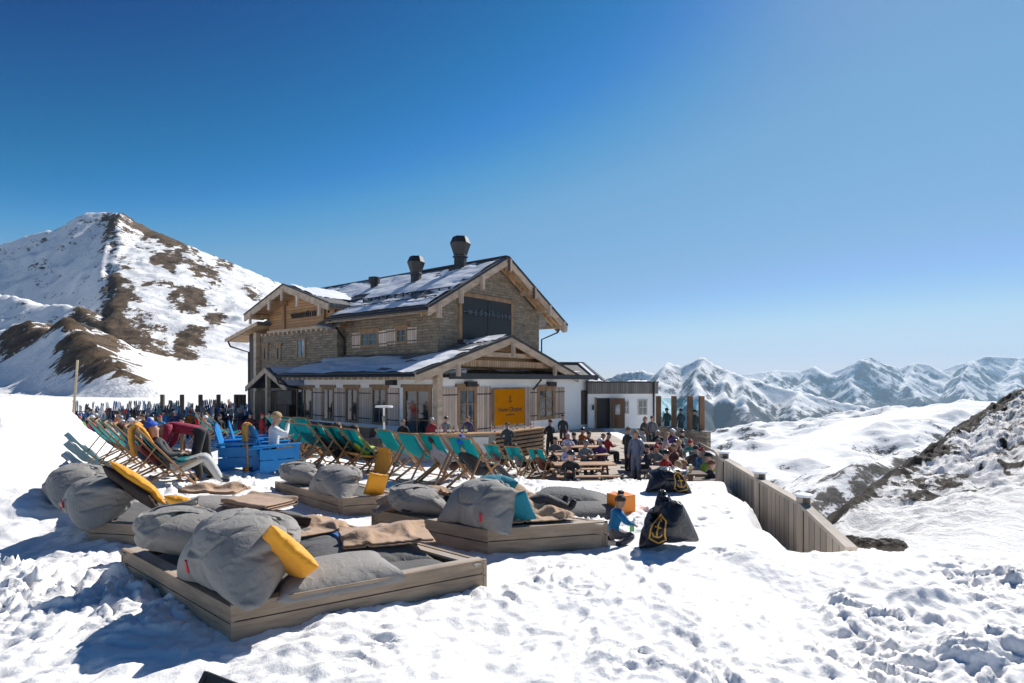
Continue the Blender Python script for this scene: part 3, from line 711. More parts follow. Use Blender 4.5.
for a, b in (((8.1, CEZ), (CVM, CRZ)), ((18.9, CEZ), (CVM, CRZ))):
    mb.prism([(XU + .05, a[0], a[1] - .26), (XU + .05, b[0], b[1] - .26), (XU + .05, b[0], b[1] - .32), (XU + .05, a[0], a[1] - .32)], (1.3, 0, 0))
mb.build('soffit', M['soffit_side'], lodge)
for v in (8.9, 11.5, 13.45, 15.2, 17.9):
    zz = CRZ - csl * abs(v - CVM) - .42
    MB().box(XU - .25, XU - .125, v - .1, v + .1, zz - .72, zz + .02).build('pendant_block', M['shutter'], lodge)
    MB().box(XU + .02, CU + .04, v - .1, v + .1, zz - .2, zz + .06).build('purlin', M['soffit'], lodge)
# small shed roof on the far left, with balcony side
a0, a1 = (-1.6, 17.6, 7.9), (-1.6, 22.7, 6.85)
sr = slab('shed_roof', a0, (3.5, 17.6, 7.9), (3.5, 22.7, 6.85), a1, .2, M['slate_v'])
roof_snow('snow_blanket', (-1.5, 22.6, 6.86 + e), (3.4, 22.6, 6.86 + e), (3.4, 17.7, 7.88 + e), (-1.5, 17.7, 7.88 + e), sr, .12, -.1, 9)
MB().prism([(-1.7, 17.6, 7.86), (-1.7, 22.75, 6.8), (-1.7, 22.75, 6.55), (-1.7, 17.6, 7.6)], (.09, 0, 0)).build('rake_board', M['beam'], sr)
MB().prism([(-1.5, 17.6, 7.66), (-1.5, 22.5, 6.62), (-1.5, 22.5, 6.58), (-1.5, 17.6, 7.62)], (1.6, 0, 0)).build('soffit', M['soffit_side'], sr)
MB().tube([(-1.4, 22.8, 6.65), (-1.4, 22.4, 6.2), (-.9, 20.4, 5.7), (-.9, 20.4, 1)], .07, 8).build('downpipe', M['gutter'], lodge)
MB().box(-.9, -.62, 19.62, 20.3, 0, 7.1).build('corner_post', M['dark'], lodge)
MB().box(-.95, -.62, 19.15, 19.55, 0, 7.2).build('corner_post', M['beam'], lodge)
# chimneys
def chimney(u, v, zb, zt, w):
    h = zt - zb; n = 6
    def ring(r, z): return [(u + r * math.cos(2 * math.pi * k / n + .3), v + r * math.sin(2 * math.pi * k / n + .3), z) for k in range(n)]
    rs = [(w * .30, zb - .8), (w * .30, zb + h * .36), (w * .36, zb + h * .37), (w * .36, zb + h * .42), (w * .31, zb + h * .44), (w * .5, zb + h * .80), (w * .36, zt), (w * .30, zt), (w * .28, zt - .12)]
    vs = []; fs = []
    for r, z in rs: vs += ring(r, z)
    for i in range(len(rs) - 1):
        for k in range(n): fs.append((i * n + k, i * n + (k + 1) % n, (i + 1) * n + (k + 1) % n, (i + 1) * n + k))
    fs.append(tuple((len(rs) - 1) * n + k for k in range(n)))
    c = MB().add(vs, fs).build('chimney', M['dark'], lodge)
    cv = [(w * .365, zb + h * .375), (w * .375, zb + h * .415)]; q = MB()
    q.tube([(u, v, zb + h * .38), (u, v, zb + h * .405)], w * .385, 6); q.build('metal_band', METAL, c)
    MB().box(u - w * .4, u + w * .4, v - w * .4, v + w * .4, zb - .8, zb + .12).build('flashing', M['dark'], c)
chimney(4.5, 2.5, 10.85, 13.05, 1.4); chimney(3.0, 5.2, 9.9, 11.85, 1.2)
MB().tube([(3.0, 9.7, 9.8), (3.0, 9.7, 10.5), (3, 9.7, 10.52), (3, 9.7, 10.95), (3, 9.7, 11.0)], [.28, .28, .42, .42, .2], 10).build('roof_vent', M['dark'], lodge)
# windows
def window(side, p0, p1, plane, shut=(1, 1), sw=None, panes=(2, 2), glass='glass', lintel=True, fw=.14, parent=None, deep=.07, zb=None):
    "p0/p1 = photo pixels of the frame's corners"
    (s0, z1), (s1, z0) = ((on_side if side else on_front)(*p, plane) for p in (p0, p1))
    if zb is not None: z0 = zb
    lo, hi = min(s0, s1), max(s0, s1)
    def bx(mb, a, b, o0, o1, za, zb_):
        return mb.box(plane - o1, plane - o0, a, b, za, zb_) if side else mb.box(a, b, plane - o1, plane - o0, za, zb_)
    f = MB(); bx(f, lo, lo + fw, .002, deep, z0, z1); bx(f, hi - fw, hi, .002, deep, z0, z1); bx(f, lo + fw, hi - fw, .002, deep, z1 - fw, z1); bx(f, lo + fw, hi - fw, .002, deep, z0, z0 + fw)
    if lintel: bx(f, lo - .15, hi + .15, .002, deep + .05, z1 + .003, z1 + .17)
    fr = f.build('window', M['frame'], parent or lodge)
    pn = MB(); bx(pn, lo + fw, hi - fw, .002, .02, z0 + fw, z1 - fw); pn.build('pane', M[glass], fr)
    g = MB()
    for i in range(1, panes[0]):
        c = lo + (hi - lo) * i / panes[0]; bx(g, c - .035, c + .035, .021, deep - .01, z0 + fw, z1 - fw)
    for j in range(1, panes[1]):
        c = z0 + (z1 - z0) * j / panes[1]; bx(g, lo + fw, hi - fw, .0215, deep - .02, c - .025, c + .025)
    if g.v: g.build('glazing_bar', M['frame'], fr)
    w = sw or (hi - lo) * .5
    for k, a, b in ((0, lo - w - .04, lo - .04), (1, hi + .04, hi + w + .04)):
        if not shut[k]: continue
        s = MB(); bx(s, a, b, .003, .06, z0 + .0, z1); so_ = s.build('shutter', M['shutter' if side else 'shutter_u'], fr)
        for zz in (z0 + .25 * (z1 - z0) * .6, z1 - .25 * (z1 - z0) * .6):
            h = MB(); bx(h, a - .02, b + .02, .061, .075, zz - .03, zz + .03); h.build('hinge_strap', M['black'], so_)
    return fr
window(1, (361, 332.5), (379, 346.5), 0, sw=.85); window(1, (396.5, 328.5), (407.5, 343.5), 0, sw=.8)
window(1, (297, 338), (306, 358.5), CU, shut=(0, 0), glass='glass_pale', lintel=False, panes=(2, 1))
for x in (266, 279): window(1, (x - 2.4, 346), (x + 2.4, 361), CU, shut=(0, 0), lintel=True, panes=(1, 1), fw=.16)
# --- annex
AU, AVF = -2.4, -2.3; AEZ, ARZ, AUM = 3.84, 6.12, 3.25; AEL, AER = -4.2, 10.7; asl = (ARZ - AEZ) / (AUM - AEL)
mb = MB(); mb.box(AU, -.004, AVF + .001, 10, 0, 4.15); mb.build('annex_wall', M['render_white'], lodge)
mb = MB(); mb.box(AU + .001, 13.06, AVF, -.004, 0, 3.62); aw = mb.build('annex_wall', M['render_white'], lodge)
mb = MB(); mb.box(-1.95, 13.35, AVF - .55, AVF + .3, 3.63, 3.80); mb.box(-1.95, 13.35, AVF - .62, AVF - .553, 3.55, 3.86)
fl = mb.build('flat_roof', M['dark'], lodge)
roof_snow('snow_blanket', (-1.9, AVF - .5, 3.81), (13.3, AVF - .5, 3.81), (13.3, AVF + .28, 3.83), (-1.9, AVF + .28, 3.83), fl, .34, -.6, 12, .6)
fr_ = MB().prism([(AEL + 1.5, AVF + .32, AEZ + .3), (AER - 1.2, AVF + .32, AEZ + .3), (AUM, AVF + .32, ARZ - .3)], (0, .2, 0)); fr_.build('gable_cladding', M['amber_u'], lodge)
MB().box(-.6, 7.6, AVF - .28, AVF + .3, 4.25, 4.62).build('tie_beam', M['soffit'], lodge)
MB().box(.6, 6.2, AVF - .1, AVF + .31, 4.85, 5.12).build('tie_beam', M['beam'], lodge)
arf = slab('annex_roof', (AEL, -2.76, AEZ), (AEL, 10.2, AEZ), (0, 10.2, AEZ + asl * 4.2), (0, -2.76, AEZ + asl * 4.2), .2, M['slate'])
arg = slab('annex_roof', (.004, -2.76, AEZ + asl * 4.204), (.004, -.006, AEZ + asl * 4.204), (AUM, -.006, ARZ), (AUM, -2.76, ARZ), .2, M['slate'])
arr = slab('annex_roof', (AER, -2.76, AEZ), (AER, -.006, AEZ), (AUM + .004, -.006, ARZ), (AUM + .004, -2.76, ARZ), .2, M['slate'])
roof_snow('snow_blanket', (AEL + .08, -2.6, AEZ + e), (AEL + .08, 10.0, AEZ + e), (-.05, 10.0, AEZ + asl * 4.1 + e), (-.05, -2.6, AEZ + asl * 4.1 + e), arf, .17, -.2, 5, .8, lambda s, t: .12 - .55 * sstep(.80, .92, t) * sstep(.12, .2, s))
roof_snow('snow_blanket', (.05, -2.6, AEZ + asl * 4.25 + e), (.05, -.1, AEZ + asl * 4.25 + e), (AUM - .1, -.1, ARZ + e), (AUM - .1, -2.6, ARZ + e), arg, .14, .0, 6, .8, lambda s, t: .25 - .4 * s)
MB().tube([(AEL - .07, -2.7, AEZ - .1), (AEL - .07, 10.2, AEZ - .1)], .08, 8).build('gutter', M['gutter'], arf)
mb = MB()
for v in np.arange(-2.5, 10, .55): mb.box(AEL + .1, AU - .01, v, v + .14, AEZ - .32, AEZ - .2)
mb.build('rafter_tail', M['beam'], arf)
gable_trim(lodge, AEL, AEZ, AER, AEZ, AUM, ARZ, -2.9, .40)
for uu, L_ in ((-1.4, .5), (3.25, .75), (7.6, .5)):
    zz = ARZ - asl * abs(uu - AUM) - .5
    MB().box(uu - .1, uu + .1, -3.1, -2.905, zz - L_, zz + .1).build('pendant_block', M['shutter_u'], lodge)
for uu in (-3.2, -1.4, 1.0, 3.25, 5.5, 7.9, 9.9):
    zz = ARZ - asl * abs(uu - AUM) - .22
    MB().box(uu - .12, uu + .12, -2.75, AVF + .35, zz - .3, zz).build('purlin', M['soffit'], lodge)
MB().box(AU - .22, AU + .14, AVF - .42, AVF - .05, 0, 4.05).build('porch_post', M['beam'], lodge)
# annex side windows (tall, shutters folded beside each)
for (a, b, sw_) in ((297, 313.5, 1.15), (322.5, 334.5, 1.15), (346, 359, 1.1), (372.5, 387.5, 1.0)):
    window(1, (a, 387.5), (b, 415), AU, shut=(1, 0), sw=sw_, panes=(2, 1), zb=.95)
window(1, (404, 387.5), (432, 420), AU, shut=(0, 0), panes=(2, 3), zb=.5, fw=.2)
dr = window(0, (457, 387), (476, 428), AVF, shut=(1, 1), sw=1.2, panes=(2, 3), zb=.3, fw=.2)
window(0, (537, 387.5), (554, 425), AVF, shut=(1, 1), sw=1.15, panes=(2, 3), zb=.9, fw=.22)
u0, _ = on_front(492, 390, AVF); u1, _ = on_front(529, 390, AVF)
MB().box(u0, u1, AVF - .1, AVF - .003, .6, 3.05).build('board_recess', M['shutter_u'], lodge)
u0, _ = on_front(581, 390, AVF); u1, _ = on_front(587.3, 390, AVF)
MB().box(u0, u1, AVF - .09, AVF - .003, .3, 2.75).build('shutter', m_wood('dark_stained_boards', (.10, .075, .06), 'z', .2, across='x'), lodge)
def lamp(px, py, side, plane):
    s, z = (on_side if side else on_front)(px, py, plane)
    if side: return MB().box(plane - .28, plane - .003, s - .35, s + .35, z - .12, z + .16).build('wall_floodlight', M['black'], lodge)
    return MB().box(s - .4, s + .4, plane - .28, plane - .003, z - .14, z + .14).build('wall_floodlight', M['black'], lodge)
lamp(393, 383, 1, AU); lamp(469, 384, 0, AVF); lamp(550, 384, 0, AVF)
MB().tube([(6.4, AVF - .5, 3.55), (6.2, AVF - .3, 3.2), (6.1, AVF - .1, 2.9)], .06, 6).build('downpipe', M['gutter'], lodge)
# side downpipe of main wall
MB().tube([(EL - .05, 8.4, EZ - .15), (-1.3, 8.4, 7.2), (-.12, 8.9, 6.3), (-.1, 8.9, 5.2)], .06, 8).build('downpipe', M['gutter'], lodge)
MB().tube([(AEL - .05, 10.15, AEZ - .15), (AEL + .1, 10.15, 3.3), (AU - .1, 10.1, 2.9), (AU - .1, 10.1, .2)], .05, 8).build('downpipe', M['gutter'], lodge)
# small lean roof between wing and main eave
slab('skirt_roof', (-1.7, 8.1, 6.9), (-1.7, 9.8, 7.2), (.0, 9.8, 8.1), (.0, 8.1, 7.8), .16, M['slate'])
# --- entrance porch of the cross wing
pv, pz = on_side(262.5, 376, -3.2); pl, plz = on_side(248, 390, -3.2); pr, prz = on_side(289, 390, -3.2)
pm = (pl + pr) / 2; pz = 4.35; pe = 3.05
pa = slab('porch_roof', (-3.3, pl, pe), (CU, pl, pe), (CU, pm, pz), (-3.3, pm, pz), .16, M['slate_v'])
pb = slab('porch_roof', (-3.3, pr, pe), (CU, pr, pe), (CU, pm - .004, pz), (-3.3, pm - .004, pz), .16, M['slate_v'])
roof_snow('snow_blanket', (-3.2, pr + .1, pe + .05), (CU - .1, pr + .1, pe + .05), (CU - .1, pm - .1, pz), (-3.2, pm - .1, pz), pb, .14, -.3, 15)
for q in (pl, pr):
    MB().prism([(-3.42, q, pe - .02), (-3.42, pm, pz - .02), (-3.42, pm, pz - .38), (-3.42, q, pe - .36)], (.1, 0, 0)).build('rake_board', M['beam'], pa if q == pl else pb)
MB().box(-3.3, -3.05, pm - .12, pm + .12, .05, pz - .3).build('porch_post', M['beam'], lodge)
MB().box(-2.9, CU - .004, min(pl, pr) + .5, max(pl, pr) - .4, 0, 2.7).build('porch_wall', m_wood('porch_boards', (.14, .095, .06), 'z', .2, across='y'), lodge)
# --- low white wing on the right
rw = empty('low_wing', (5.46, 41.0, 0), R(4))
tag(rw, 'low white single-storey wing with grey shingle fascia and brown door beside the lodge', 'building')
mb = MB().box(0, 5.0, 0, 5.5, 0, 2.5); mb.build('wall', M['render_white'], rw)
MB().box(-.02, 5.12, -.15, 5.6, 2.51, 3.3).build('shingle_fascia', M['shingle'], rw)
MB().box(-.06, 5.16, -.2, 5.65, 3.31, 3.40).build('roof_edge', M['dark'], rw)
roof_snow('roof_snow', (0, -.1, 3.41), (5.05, -.1, 3.41), (5.05, 5.5, 3.45), (0, 5.5, 3.45), rw, .1, .1, 21)
MB().tube([(4.75, -.24, 3.3), (4.75, -.24, 0)], .07, 8).build('downpipe', M['gutter'], rw)
MB().box(.62, 1.6, -.02, .0 - .003, 0, 2.2).build('doorway', M['black'], rw)
MB().box(.5, .62, -.08, -.003, 0, 2.25).build('door_frame', M['frame'], rw)
dl = MB().box(1.52, 2.55, -.55, -.48, .05, 2.2).build('door', m_wood('brown_door', (.16, .085, .045), 'z', .17, across='x'), rw)
MB().box(1.85, 2.2, -.563, -.552, 1.05, 1.75).build('pane', M['glass_pale'], dl)
for a, b, c, d in ((2.6, 3.0, 1.05, 2.0), (3.65, 4.35, .95, 2.1)):
    w_ = MB().box(a, b, -.07, -.003, c, d).build('window', m_plain('white_window', (.55, .53, .5), .6, .05), rw)
    MB().box(a + .08, b - .08, -.08, -.071, c + .08, d - .08).build('pane', M['glass'], w_)
    MB().box((a + b) / 2 - .02, (a + b) / 2 + .02, -.095, -.081, c + .08, d - .08).box(a + .08, b - .08, -.096, -.0815, (c + d) / 2 - .02, (c + d) / 2 + .02).build('glazing_bar', m_plain('white_bars', (.6, .6, .6), .6, .05), w_)
MB().box(.30, .40, -.2, -.003, 1.35, 1.7).build('wall_lantern', M['black'], rw)
gb = empty('grey_roofed_block', (4.3, 49.5, 0), R(6)); tag(gb, 'set-back block with grey sloping roof edged by snow behind the white wing', 'building')
MB().box(-1.5, 3.6, 0, 6, 0, 3.3).build('wall', M['shingle'], gb)
g1 = slab('roof', (-1.7, -.4, 3.3), (3.7, -.4, 3.3), (3.0, 5.0, 5.05), (-1.7, 5.0, 5.05), .15, M['slate_v'], gb)
MB().bar((3.72, -.45, 3.36), (3.02, 5.0, 5.12), .25, .2).build('roof_edge', M['dark'], g1)
MB().bar((3.4, -.35, 3.38), (2.75, 4.8, 5.08), .35, .1).build('snow_strip', M['roof_snow'], g1)
MB().bar((-1.7, 5.0, 5.12), (3.1, 5.0, 5.12), .3, .2).build('roof_edge', M['dark'], g1)
# --- orange sign
ORANGE = m_plain('orange_board', (.60, .205, .0), .9, .08, 2, .05); ORANGE.node_tree.nodes['Principled BSDF'].inputs['Specular IOR Level'].default_value = .1
u0, z1 = on_front(494, 391, AVF - .25); u1, z0 = on_front(524, 426, AVF - .25); z0 = .85; z1 = 2.98
sg = empty('advertising_sign', Bl((u0 + u1) / 2, AVF - .25, z0), LA)
tag(sg, 'square orange champagne sign with dark script standing against the white wall', 'sign')
w = (u1 - u0) / 2; h = z1 - z0
MB().box(-w, w, -.05, .05, 0, h).build('board', ORANGE, sg, bevel=.01)
fr = MB()
for a in (-w - .06, w): fr.box(a, a + .06, -.06, .06, -.02, h + .02)
fr.build('frame', M['frame'], sg)
INK = m_plain('brown_ink', (.10, .035, .01), .5, .1)
text_mesh('lettering', 'Veuve Clicquot', .37, INK, sg, (0, -.056, h * .42), (R(90), 0, 0), .004, shear=.15, bold=.006)
text_mesh('lettering', 'CHAMPAGNE', .14, INK, sg, (0, -.056, h * .27), (R(90), 0, 0), .004)
def anchor_emblem(k, parent, M4, mat, rad, name='emblem', frame=False):
    "star-and-anchor emblem, k = half height; M4 maps (x,z) plane to place"
    q = MB()
    def T(x, z): return M4(x * k, z * k)
    q.tube([T(0, .55), T(0, -.75)], rad, 6); q.tube([T(-.42, .3), T(.42, .3)], rad, 6)
    q.tube([T(math.sin(a) * .62, -.15 - math.cos(a) * .6) for a in np.linspace(-1.35, 1.35, 11)], rad, 6)
    q.tube([T(math.sin(a) * .16, .72 + math.cos(a) * .16) for a in np.linspace(0, 2 * math.pi, 11)], rad, 6)
    return q.build(name, mat, parent)
anchor_emblem(.24, sg, lambda x, z: Vector((x, -.056, h * .70 + z)), INK, .02)
# ------------------------------------------------------------------ lounge platforms, beanbags, textiles
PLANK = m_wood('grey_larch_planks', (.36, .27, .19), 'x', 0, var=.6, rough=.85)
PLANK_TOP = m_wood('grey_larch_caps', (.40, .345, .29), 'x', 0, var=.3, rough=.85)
END = m_plain('plank_end', (.06, .045, .035), .9)
GREY = m_fabric('grey_canvas', (.27, .255, .235), .8, .10, .1, .7)
CHAR = m_fabric('charcoal_canvas', (.11, .108, .105), .8, .1, .1, .7)
BLACKF = m_fabric('black_nylon', (.012, .013, .019), .36, .15, .05, .8)
YEL = m_fabric('yellow_canvas', (.80, .34, .012), .7, .08, .1, .6)
TEALF = m_fabric('teal_cushion_cloth', (.01, .20, .27), .8)
BROWN = m_fabric('dark_brown_cloth', (.035, .024, .02), .9)
TAN = m_fabric('tan_blanket_wool', (.44, .285, .175), .95, .15, .3, .7)
REDTAG = m_plain('red_tag', (.6, .03, .04), .6)
GOLD = m_plain('gold_print', (.62, .33, .06), .5, .1)
def bed(label, A, B, C, h, capx=()):
    "corner A and its neighbours B (right) and C (left), photo pixels of the top edge"
    a = P(*A, up=h)
    def lev(q):
        "sight line meets the platform's own near-level plane"
        d = (CZ - a.z - .02 * a.y) / ((q[1] - HY) / F - .02); return W(q[0], q[1], d)
    b, c = lev(B), lev(C)
    # square the corner: keep A and B, turn C to a right angle with its own length
    ab, ac = b - a, c - a
    d = a + ab + ac; o = (a + d) / 2
    root = empty('lounge_platform', (o.x, o.y, o.z - h), 0); tag(root, label, 'lounge platform', 'timber lounge platforms in the snow')
    inv = -Vector((o.x, o.y, o.z - h))
    cs = [a + inv, b + inv, d + inv, c + inv]
    ctr = sum(cs, Vector()) / 4
    for i in range(4):
        p, q = cs[i], cs[(i + 1) % 4]; t = (q - p).normalized(); nrm = Vector((t.y, -t.x, 0)).normalized()
        if nrm.dot(p - ctr) < 0: nrm = -nrm
        L = (q - p).length
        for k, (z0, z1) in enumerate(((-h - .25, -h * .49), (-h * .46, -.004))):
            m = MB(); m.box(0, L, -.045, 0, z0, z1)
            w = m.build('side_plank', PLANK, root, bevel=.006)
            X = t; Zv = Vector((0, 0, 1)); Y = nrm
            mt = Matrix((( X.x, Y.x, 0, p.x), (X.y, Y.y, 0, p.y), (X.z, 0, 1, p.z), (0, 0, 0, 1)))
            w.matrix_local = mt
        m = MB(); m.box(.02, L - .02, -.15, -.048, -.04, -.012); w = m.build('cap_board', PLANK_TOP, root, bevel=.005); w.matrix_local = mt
        MB().box(-.05, .05, -.05, .05, -h - .25, -.03).build('corner_post', PLANK, root, loc=p + (ctr - p).normalized() * .12)
    # mattress
    e = [p + (ctr - p) * .10 for p in cs]
    n = 40; s = np.linspace(0, 1, n)[None, :, None]; t = np.linspace(0, 1, n)[:, None, None]
    E = [np.array(v) for v in e]
    G = (E[0] * (1 - s) + E[1] * s) * (1 - t) + (E[3] * (1 - s) + E[2] * s) * t
    S, T = s[..., 0] + 0 * t[..., 0], t[..., 0] + 0 * s[..., 0]
    G[..., 2] += -.10 + .09 * (1 - (2 * S - 1) ** 8) * (1 - (2 * T - 1) ** 8) + .02 * fbm(S * 6 + a.x, T * 6, 3)
    np_mesh('mattress', G, CHAR, root)
    def at(s, t, up=0):
        "point on the platform: s toward B, t toward C"
        p = a + ab * s + ac * t; return Vector((p.x, p.y, p.z + up))
    at.px = lambda x, y, up=0: lev((x, y)) + Vector((0, 0, up - .03))
    return root, at, math.atan2(ab.y, ab.x)
def bag_mesh(name, w, d, h, seed, mat, parent, lean=.35, peak=.3, wr=1.0, tip=0.0):
    "slumped bean bag: flat foot, full belly, gathered ridge on top"
    m, n = 72, 112
    th = np.linspace(0, np.pi, m)[:, None]; ph = np.linspace(0, 2 * np.pi, n)[None, :]
    def sp(v, e): return np.sign(v) * np.abs(v) ** e
    x = sp(np.sin(th), .55) * sp(np.cos(ph), .62); y = sp(np.sin(th), .55) * sp(np.sin(ph), .7); z = -sp(np.cos(th), .75) + 0 * ph
    z01 = (z + 1) / 2
    narrow = 1 - .50 * np.clip(z01, 0, 1) ** 2.2          # thickness closes toward the seam
    belly = 1 + .10 * np.sin(np.pi * np.clip(z01 * 1.2, 0, 1))
    X = x * (1 - .16 * z01 ** 3) * belly; Y = y * narrow * belly + lean * z01 ** 1.4
    Z = np.where(z01 < .06, .06, z01)
    Z = Z + tip * np.clip(-X, 0, 1) ** 2.2 * z01 ** 2
    Z = Z + peak * (np.abs(X) ** 2.5) * z01 ** 2 * .6 - (.07 * z01 * np.exp(-((X - .1 * math.sin(seed)) / .45) ** 2) if tip == 0 else .22 * z01 * X)
    # folds: run down from the ridge and round the belly
    u = ph / (2 * np.pi) * 2 * np.pi
    cx, cy = np.cos(ph) * 1.6 + 0 * th, np.sin(ph) * 1.6 + 0 * th
    f1 = np.abs(fbm(x * 1.3 + seed * 3.3 + .9 * z01 + y, y * 1.1 + z01 * 1.7 - x * .3, 4, .5)); f2 = np.abs(fbm(x * 2.4 + seed + 9 - y, z01 * 2.6 + y * 1.4, 4, .55)); f3 = fbm(x * 6 + seed, z01 * 6 + y * 5, 3)
    crz = fbm(x * 1.9 + seed * 2 + .35 * z01, y * 1.6 + seed + .5 * z01, 3, .45); crease = np.exp(-np.abs(crz) / .035) * (.35 + .65 * np.abs(z01 - .35) * 1.6)
    cr2 = fbm(x * 1.1 - y * .6 + seed, z01 * 2.1 + x * .8 + seed * 4, 3, .45); crease2 = np.exp(-np.abs(cr2) / .03)
    seam = np.exp(-(np.sin(ph) / .05) ** 2) * (.6 + .4 * z01)
    amp = (.02 + .03 * z01) * wr
    k = 1 - amp * (1 - 2.2 * f1) - .025 * wr * (1 - 2 * f2) - .035 * wr * crease - .022 * wr * crease2 + .022 * seam + .02 + .05 * fbm(x * .9 + seed * 5, z01 * 1.2 + y * .7, 2)
    X = X * k; Y = (Y - lean * z01 ** 1.4) * k + lean * z01 ** 1.4; Z = Z * (1 + .05 * wr * (f1 - .2) - .03 * wr * crease * z01)
    Q = np.stack([X * w / 2, Y * d / 2, (Z - .06) * h], -1)
    return np_mesh(name, Q, mat, parent)
def shaped(kind, w, d, h, mirror, mat, name, flip=False):
    "a settled shape scaled to real size, as its own mesh"
    me, sz = SHAPES[kind]
    if me is None: return None
    me = me.copy(); C = np.empty(len(me.vertices) * 3, np.float32); me.vertices.foreach_get('co', C); C = C.reshape(-1, 3)
    C *= np.array([w / sz[0], d / sz[1], h / sz[2]])
    if mirror: C[:, 0] *= -1; me.flip_normals()
    if flip: C[:, :2] *= -1
    me.vertices.foreach_set('co', C.reshape(-1)); me.materials.clear(); me.materials.append(mat); me.update()
    o = bpy.data.objects.new(name, me); COL.objects.link(o); ss = o.modifiers.new('smooth', 'SUBSURF'); ss.levels = 1; ss.render_levels = 1
    return o
def beanbag(label, loc, w, d, h, rz, seed, mat=None, lean=.35, peak=.3, tagx=None, group='grey beanbags on the timber platforms', wr=1.0, tip=0.0):
    root = empty('beanbag', loc, rz); tag(root, label, 'beanbag', group)
    kind = 2 if mat is BLACKF and tip else (seed // 2) % 2
    c = shaped(kind, w, d, h, seed % 4 in (1, 2), mat or GREY, 'cover', seed % 3 == 1)
    if c is None: bag_mesh('cover', w, d, h, seed, mat or GREY, root, lean, peak, wr, tip)
    else: c.parent = root
    if tagx is not None:
        cv = KID(root, 'cover'); from mathutils.bvhtree import BVHTree
        bv = BVHTree.FromPolygons([v.co[:] for v in cv.data.vertices], [p.vertices[:] for p in cv.data.polygons])
        hit = bv.ray_cast(Vector((tagx[0], -3, tagx[2])), Vector((0, 1, 0)))
        if hit[0]:
            t = MB().box(-.018, .018, -.006, .006, -.055, .055).build('label_tag', REDTAG, root); t.location = hit[0] + Vector((0, -.008, 0)); t.rotation_euler = (.2, .15, 0)
    return root
def KID(o, name): return [c for c in bpy.data.objects if c.parent == o and c.name.startswith(name)][0]
def pillow(name, label, cat, loc, w, d, t, rot, mat, seed=0, group=None, n=36, corner=.10):
    o = shaped(4 if name == 'scatter_cushion' else 3, w * 1.06, d * 1.06, t * 1.1, seed % 2 == 0, mat, name, seed % 3 == 0)
    C = [v.co.z for v in o.data.vertices]; zc = (min(C) + max(C)) / 2
    for v in o.data.vertices: v.co.z -= zc
    o.location = loc; o.rotation_euler = rot; tag(o, label, cat, group); return o
def blanket(label, loc, w, d, rz, kind, lift=1.0, tilt=(0, 0), group='tan wool blankets on the platforms', flip=False):
    me, sz = BLK[kind]; me = me.copy(); C = np.empty(len(me.vertices) * 3, np.float32); me.vertices.foreach_get('co', C); C = C.reshape(-1, 3) * np.array([w / sz[0], d / sz[1], lift])
    if flip: C[:, :2] *= -1
    me.vertices.foreach_set('co', C.reshape(-1)); me.materials.clear(); me.materials.append(TAN)
    o = bpy.data.objects.new('blanket', me); COL.objects.link(o)
    a = o.modifiers.new('thickness', 'SOLIDIFY'); a.thickness = .018; a.offset = 0; b = o.modifiers.new('smooth', 'SUBSURF'); b.levels = 1; b.render_levels = 1
    o.location = loc; o.rotation_euler = (tilt[0], tilt[1], rz); tag(o, label, 'blanket', group); return o

bF, atF, rF = bed('front timber platform of two weathered planks, nearest the camera in the snow', (231, 605), (487, 560), (121.5, 548), .30)
bL, atL, rL = bed('timber platform behind the front one with two grey beanbags at far left', (91, 522), (275, 531), (55, 494), .30)
bM, atM, rM = bed('middle timber platform beside the child in the blue jacket', (488, 529), (608, 521.5), (371.4, 509), .33)
bK, atK, rK = bed('small timber platform behind the middle one in front of the blue chairs', (343, 498), (412, 494), (275, 481), .28)
def heading(a, b): return math.atan2(b.y - a.y, b.x - a.x)
def bag_on(at, s, t, label, w, d, h, seed, spin=0, **k):
    base = at(s, t); nx = at(s, t + .1); rz = heading(nx, base)      # long side along the C edge
    return beanbag(label, base + Vector((0, 0, -.06)), w, d, h, rz + spin, seed, **k)
bag_on(atF, .16, .24, 'largest grey beanbag, slumped over the front platform beside the yellow cushion', 1.34, .92, .68, 9, lean=.42, tagx=(-.1, -.52, .28))
bag_on(atF, .14, .76, 'grey beanbag on the front platform, half hidden behind the largest one', 1.25, .90, .62, 6, lean=.3)
bag_on(atL, .13, .22, 'grey beanbag with red tag on the rear-left platform beside the yellow cushion', 1.2, .9, .62, 8, lean=.45, tagx=(.1, -.48, .3))
bag_on(atL, .11, .78, 'grey beanbag at the far left end of the rear-left platform', 1.1, .85, .62, 9, lean=.35)
bag_on(atM, .22, .25, 'tall grey beanbag with red tag on the middle platform beside the teal cushion', 1.12, .75, .62, 12, lean=.25, peak=.5, tagx=(.25, -.40, .22))
bag_on(atM, .12, .76, 'grey beanbag on the left half of the middle platform', 1.15, .75, .50, 14, lean=.2)
bag_on(atK, .25, .28, 'wide grey beanbag on the small rear platform beside the yellow cushion', 1.2, .75, .52, 17, lean=.2)
bag_on(atK, .17, .80, 'grey beanbag on the left end of the small rear platform', 1.0, .75, .52, 18, lean=.25)
